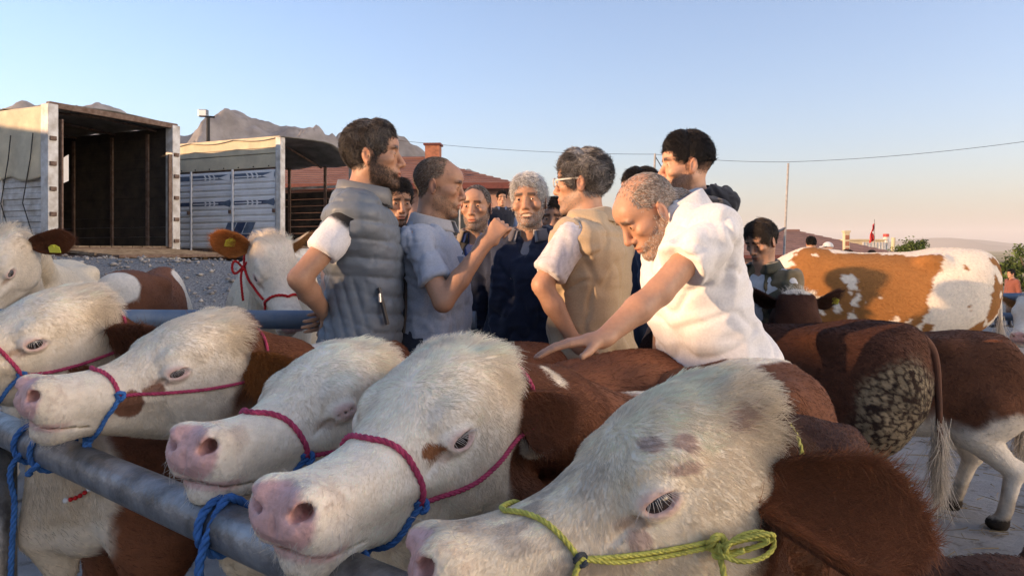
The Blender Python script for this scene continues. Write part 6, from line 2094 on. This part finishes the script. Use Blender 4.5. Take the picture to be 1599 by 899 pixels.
# 4. man behind him facing the camera
d = 3.95
person('man with short grey hair and blue shirt behind the raised fist, holding keys', (at(745, 0, d)[0], d), -98, 1.625, skin=1.02, head=(-4, 2, 0), arms={'r': dict(el=(.02, -.27, 1.12), wr=(.10, -.23, .99), d=(.35, .0, -.6), pn=(0, 1, 0), curl=.7)},
       top=dict(col=(.03, .055, .16), sleeve='long', collar=dict(col=(.03, .055, .16))), vest=dict(name='jacket', col=(.035, .034, .036), inf=.020, sleeve='long', r0=.078, r1=.068, r2=.055, cuff=.9, amp=.010, open=(.06, .2, .44), collar=dict(col=(.25, .19, .13), h=.045, gap=36, flare=.028, rs=1.1)),
       hair=dict(col=(.035, .028, .022), grey=(.25, .23, .21), greyw=.5, t=.0, scalp=.8, rec=.012, slen=.010), beard=dict(col=(.10, .08, .07), grey=(.35, .32, .3), w=.55, len=.005), seed=4,
       extra=lambda ob, k: tag(MB().tube([tuple(k['ar']['r']['wr'] + np.array([.06, .03, -.11])), tuple(k['ar']['r']['wr'] + np.array([.075, .03, -.15]))], .006, 6).build('keys', M_METAL, ob)))

# 5. smiling man with white hair
d = 3.5
person('smiling man with white hair in navy jacket, facing the camera', (at(828, 0, d)[0], d), -104, 1.625, skin=1.0, head=(2, -2, 3), smile=1.25, wide=1.08, belly=.02, arms={'r': dict(el=(-.02, -.30, 1.10), wr=(-.10, -.16, .93)), 'l': dict(el=(.0, .29, 1.10), wr=(.06, .2, .90))},
       top=dict(col=(.30, .29, .30), sleeve='long', collar=dict(col=(.32, .31, .32), h=.04)), vest=dict(name='jacket', col=(.017, .024, .048), grid=.0095, inf=.026, sleeve='long', r0=.084, r1=.074, r2=.058, amp=.012, open=(.045, .10, .50), collar=dict(col=(.10, .09, .10), h=.04, gap=34, flare=.026, rs=1.08)),
       hair=dict(col=(.42, .41, .39), t=.026, ts=.012, len=.026, hl=.080, n=8000, mess=1.3, scalp=.7), beard=dict(col=(.13, .11, .10), grey=(.5, .48, .45), w=.45, len=.005), brow=(.05, .04, .035), trousers=(.015, .022, .05), seed=5)
d = 4.1
person('dark haired man half hidden between white haired man and tan vest man', (at(866, 0, d)[0], d), -100, 1.56, skin=.85, top=dict(col=(.03, .03, .035), sleeve='long', collar=dict(col=(.03, .03, .03))), hair=dict(col=BLACKH, t=.02, ts=.01, hl=.066, scalp=.9), beard=dict(col=(.03, .02, .02), w=.6, len=.004), seed=6)


# 6. tan vest, arm on hip
def tan_details(ob, k):
    HP = k['HP']
    g = MB()
    for sg in (1, -1):
        g.tube([tuple(HP(.098, sg * .058, .014)), tuple(HP(.06, sg * .079, .014)), tuple(HP(-.01, sg * .083, .016))], .0034, 6)
        g.tube([tuple(HP(.108 - .012 * abs(math.cos(a)) * 0, sg * (.032 + .024 * math.cos(a)), .006 + .018 * math.sin(a))) for a in np.linspace(0, 6.283, 18)], .0022, 6)
    g.tube([tuple(HP(.112, -.01, .012)), tuple(HP(.112, .01, .012))], .0025, 6)
    g.build('glasses', mat_plain('pale_frame', (.65, .62, .56), .3, var=.05), ob)
    b = MB().tube([tuple(k['tp'](-.005, .0, .0) + np.array([math.cos(a) * .145 * k['s'], math.sin(a) * .198 * k['s'], 0])) for a in np.linspace(0, 6.283, 36)], .016, 8).build('belt', mat_plain('brown_belt', (.12, .075, .045), .6), ob)


d = 2.98
person('grey haired man with glasses in tan vest, seen from behind, arm on hip', (at(932, 0, d)[0], d), 150, 1.675, skin=1.0, head=(14, 2, 0), lean=(.07, 0, 1), belly=.02, wide=1.06,
       arms={'l': dict(el=(.09, .305, 1.205), wr=(-.005, .235, 1.000), d=(-.30, -.15, -.35), pn=(0, -1, .1), curl=.8), 'r': dict(el=(.05, -.29, 1.15), wr=(.14, -.2, .98))},
       top=dict(col=lambda V: np.tile([.60, .58, .60], (len(V), 1)) * (1 - .22 * (np.abs(np.sin(V[:, 0] * 330)) ** 4))[:, None], slen=.80, r0=.062, r1=.068, amp=.009, collar=dict(col=(.6, .58, .58), h=.03)),
       vest=dict(name='sleeveless_vest', col=(.42, .32, .21), grid=.0085, inf=.024, sleeve='none', amp=.012, n=2.5, fr=7.0, post=lambda V, Nn: V - Nn * (.006 * np.exp(-((V[:, 2] - 1.345 - .15 * V[:, 0]) / .008)**2) + .004 * np.exp(-(V[:, 1] / .009)**2) * (V[:, 2] < 1.34))[:, None], collar=dict(col=(.36, .27, .18), h=.040, gap=24, rs=1.15)),
       hair=dict(col=(.055, .050, .047), grey=(.30, .29, .28), greyw=.6, t=.030, ts=.018, len=.026, hl=.074, nape=-.066, n=10000, mess=2.0, scalp=.8), beard=dict(col=(.2, .18, .16), w=.35, len=.003), trousers=(.36, .29, .21), seed=7, extra=tan_details)

# 7. behind them, only black hair and dark clothes show
d = 3.95
person('black haired man hidden behind the bending man, dark clothes', (at(1008, 0, d)[0], d), 170, 1.705, skin=.9, top=dict(col=(.05, .07, .12), sleeve='long', collar=dict(col=(.05, .07, .12))), hair=dict(col=BLACKH, t=.03, ts=.012, hl=.075, nape=-.05, scalp=.9), trousers=(.012, .012, .014), seed=8)


# 8. white polo, bending to feel the calf's back
d = 2.45
bx = at(1138, 0, d)[0]
hand_w = np.array([at(940, 0, 2.02)[0], 2.02, 1.045])
def w2l(p, loc, yaw):
    a = math.radians(-yaw); q = np.array([p[0] - loc[0], p[1] - loc[1]])
    return np.array([q[0] * math.cos(a) - q[1] * math.sin(a), q[0] * math.sin(a) + q[1] * math.cos(a), p[2]])
loc9 = (bx, d); yaw9 = 188
hw9 = w2l(hand_w, loc9, yaw9)
hd9 = w2l(at(1012, 333, d - .06), loc9, yaw9)
el9 = w2l(at(1030, 455, 2.12), loc9, yaw9)
person('bald grey bearded man in white polo bending to feel a calf', loc9, yaw9, 1.72, skin=1.0, head=(6, 38, 0), lean=(.34, 0, 1), head_at=hd9, wide=1.10, belly=.05,
       arms={'l': dict(abs=True, el=el9, wr=hw9, d=(.95, -.1, -.10), pn=(-.05, 0, -1), curl=.18), 'r': dict(el=(.10, -.30, 1.12), wr=(.16, -.22, .90))},
       top=dict(col=(.74, .71, .68), grid=.0085, inf=.016, slen=.60, r0=.072, r1=.076, amp=.010, fr=8.0, collar=dict(col=(.68, .65, .62), h=.042, rs=1.1)),
       hair=dict(col=(.13, .11, .09), grey=(.40, .37, .34), greyw=.55, t=.0, scalp=.50, rec=.02, bald=.8, slen=.008, ns=8000), beard=dict(col=(.28, .22, .18), grey=(.55, .52, .48), w=.42, len=.006, n=3000), brow=(.07, .055, .045), trousers=(.05, .05, .055), seed=9)


# 9. hooded youth
def hood(ob, k):
    s = k['s']
    g = Field(axis_lines([(-.32, .16, .009)]), axis_lines([(-.2, .2, .009)]), axis_lines([(1.30 * s, 1.62 * s, .009)]))
    nb = k['nb']
    n = 14
    ring = [nb + np.array([math.cos(a) * .085 - .015, math.sin(a) * .098, .012 - .035 * math.cos(a)]) * s for a in np.linspace(.5, 2 * math.pi - .5, n)]
    for i in range(n - 1): g.cone(ring[i], ring[i + 1], .027 * s, .027 * s, k=.02)
    g.ell(nb + np.array([-.105, 0, -.020]) * s, np.array([.085, .125, .072]) * s, euler(0, 30, 0), k=.05)
    g.ell(nb + np.array([-.08, 0, .048]) * s, np.array([.050, .075, .018]) * s, euler(0, 25, 0), k=.02, op='sub')
    garment('hood', g, M_CLOTH, k['top'], (.010, .011, .016), .006, 5)


d = 3.3
person('young man in black hooded sweatshirt with thick black hair, smiling', (at(1082, 0, d)[0], d), 184, 1.78, skin=1.22, head=(-4, 2, 0), smile=.5, arms={'l': dict(el=(.0, .27, 1.15), wr=(.1, .24, .92)), 'r': dict(el=(.0, -.27, 1.15), wr=(.1, -.22, .92))},
       top=dict(name='sweatshirt', col=(.012, .014, .022), inf=.026, sleeve='long', r0=.082, r1=.066, amp=.010), hair=dict(col=BLACKH, t=.050, ts=.006, lie=.3, len=.022, hl=.068, nape=.010, nape2=-.045, n=9000, fx=1.0, mess=2.0, scalp=.75, slen=.006), beard=dict(col=(.04, .025, .018), w=.35, len=.003), seed=10, extra=hood)


# 10. boy in camouflage jacket
def camo(V):
    a = fbm(V, 9, 3, 3)
    C = np.tile([.095, .088, .055], (len(V), 1))
    C = lerp(C, np.array([.20, .15, .085]), sstep(.52, .55, a)); C = lerp(C, np.array([.022, .022, .018]), sstep(.42, .39, a))
    return C


d = 3.9
person('boy in camouflage jacket over white shirt, looking down at a calf', (at(1193, 0, d)[0], d), -140, 1.435, skin=.95, wide=.86, head=(-6, 22, 0), arms={'l': dict(el=(.06, .27, 1.06), wr=(.26, .20, 1.04), d=(.5, -.1, .0), pn=(0, -.3, -1), curl=.3), 'r': dict(el=(.02, -.27, 1.08), wr=(.18, -.24, .95))},
       top=dict(col=(.6, .6, .6), amp=.006), vest=dict(name='camouflage_jacket', col=camo, inf=.018, sleeve='long', r0=.070, r1=.062, r2=.05, amp=.010, open=(.065, .32, .35), collar=dict(col=(.05, .048, .03), h=.04, gap=40, flare=.028, rs=1.1)),
       hair=dict(col=(.03, .022, .016), t=.026, ts=.010, len=.02, hl=.064, fx=.9, scalp=.7, nape=-.04), seed=11)

# far people seen over the backs of the cattle
far = [('man with dark jacket and cropped hair beyond the spotted cow, seen from behind', 1267, 368, 12.0, 80, (.02, .02, .022), dict(col=BLACKH, t=.012, ts=.003, hl=.07, nape=-.02, scalp=.7), None),
       ('person in white cap beyond the spotted cow', 1294, 377, 12.6, 200, (.04, .05, .08), None, 'cap'),
       ('dark haired person whose head just shows beside the cream pillar', 1325, 389, 13.2, 170, (.10, .08, .06), dict(col=(.03, .02, .015), t=.015, ts=.008, hl=.07), None),
       ('person whose black hair just shows above the spotted cow back', 1361, 390, 13.6, 60, (.03, .03, .03), dict(col=BLACKH, t=.015, ts=.008, hl=.07), None),
       ('dark haired man in brown shirt beyond the blue pen fence', 1557, 411, 19.0, 150, (.06, .045, .035), dict(col=BLACKH, t=.02, ts=.01, hl=.07), None),
       ('man with dark hair at the picture edge beyond the blue pen fence', 1580, 420, 20.0, 190, (.20, .07, .05), dict(col=BLACKH, t=.02, ts=.01, hl=.07), None),
       ('distant man in dark vest and blue shirt before the pink building', 783, 297, 13.0, -80, (.10, .14, .24), dict(col=BLACKH, t=.012, ts=.006, hl=.066, scalp=.6), 'vest')]
for i, (lb, u, vt, d, yw, cl, hr, ex) in enumerate(far):
    q = at(u, vt, d)
    g0 = float(ground_z(q[0], q[1]))
    Hh = min(max(q[2] - g0, 1.45), 1.85)
    def cap(ob, k):
        g = Field(axis_lines([(-.14, .2, .008)]), axis_lines([(-.13, .13, .008)]), axis_lines([(-.02, .17, .008)]))
        g.ell((-.012, 0, .04), (.108, .088, .095), k=0); g.custom((-.2, -.2, -.1), (.3, .2, .035), lambda X, Y, Z: Z - .035 + 0 * X + 0 * Y, k=.004)
        g.ell((.11, 0, .045), (.075, .075, .009), euler(0, 8, 0), k=.012)
        v, q_ = g.mesh(); mesh_obj('cap', v * k['s'] + k['hc'], q_, M_CLOTH, ob, np.tile([.62, .62, .6], (len(v), 1)))
    person(lb, (q[0], q[1]), yw, Hh, top=dict(col=cl, sleeve='long', collar=dict(col=cl)), vest=dict(name='vest', col=(.018, .02, .03), inf=.026, sleeve='none') if ex == 'vest' else None, hair=hr, detail=False, seed=30 + i, extra=cap if ex == 'cap' else None, z0=q[2] - Hh)
# ------------------------------------------------------------------ the air
m = bpy.data.materials.new('pale_haze'); m.use_nodes = True
nt = m.node_tree; nt.nodes.remove(nt.nodes['Principled BSDF'])
pv = nt.nodes.new('ShaderNodeVolumePrincipled')
pv.inputs['Color'].default_value = (.93, .93, .95, 1); pv.inputs['Density'].default_value = .00009; pv.inputs['Anisotropy'].default_value = .0
nt.links.new(pv.outputs[0], nt.nodes['Material Output'].inputs['Volume'])
hz = MB().box((-14500, -6500, -60), (14500, 16500, 420)).build('haze', m, None)
tag(hz, 'thin dusty evening haze over the plain', 'haze', kind='stuff')
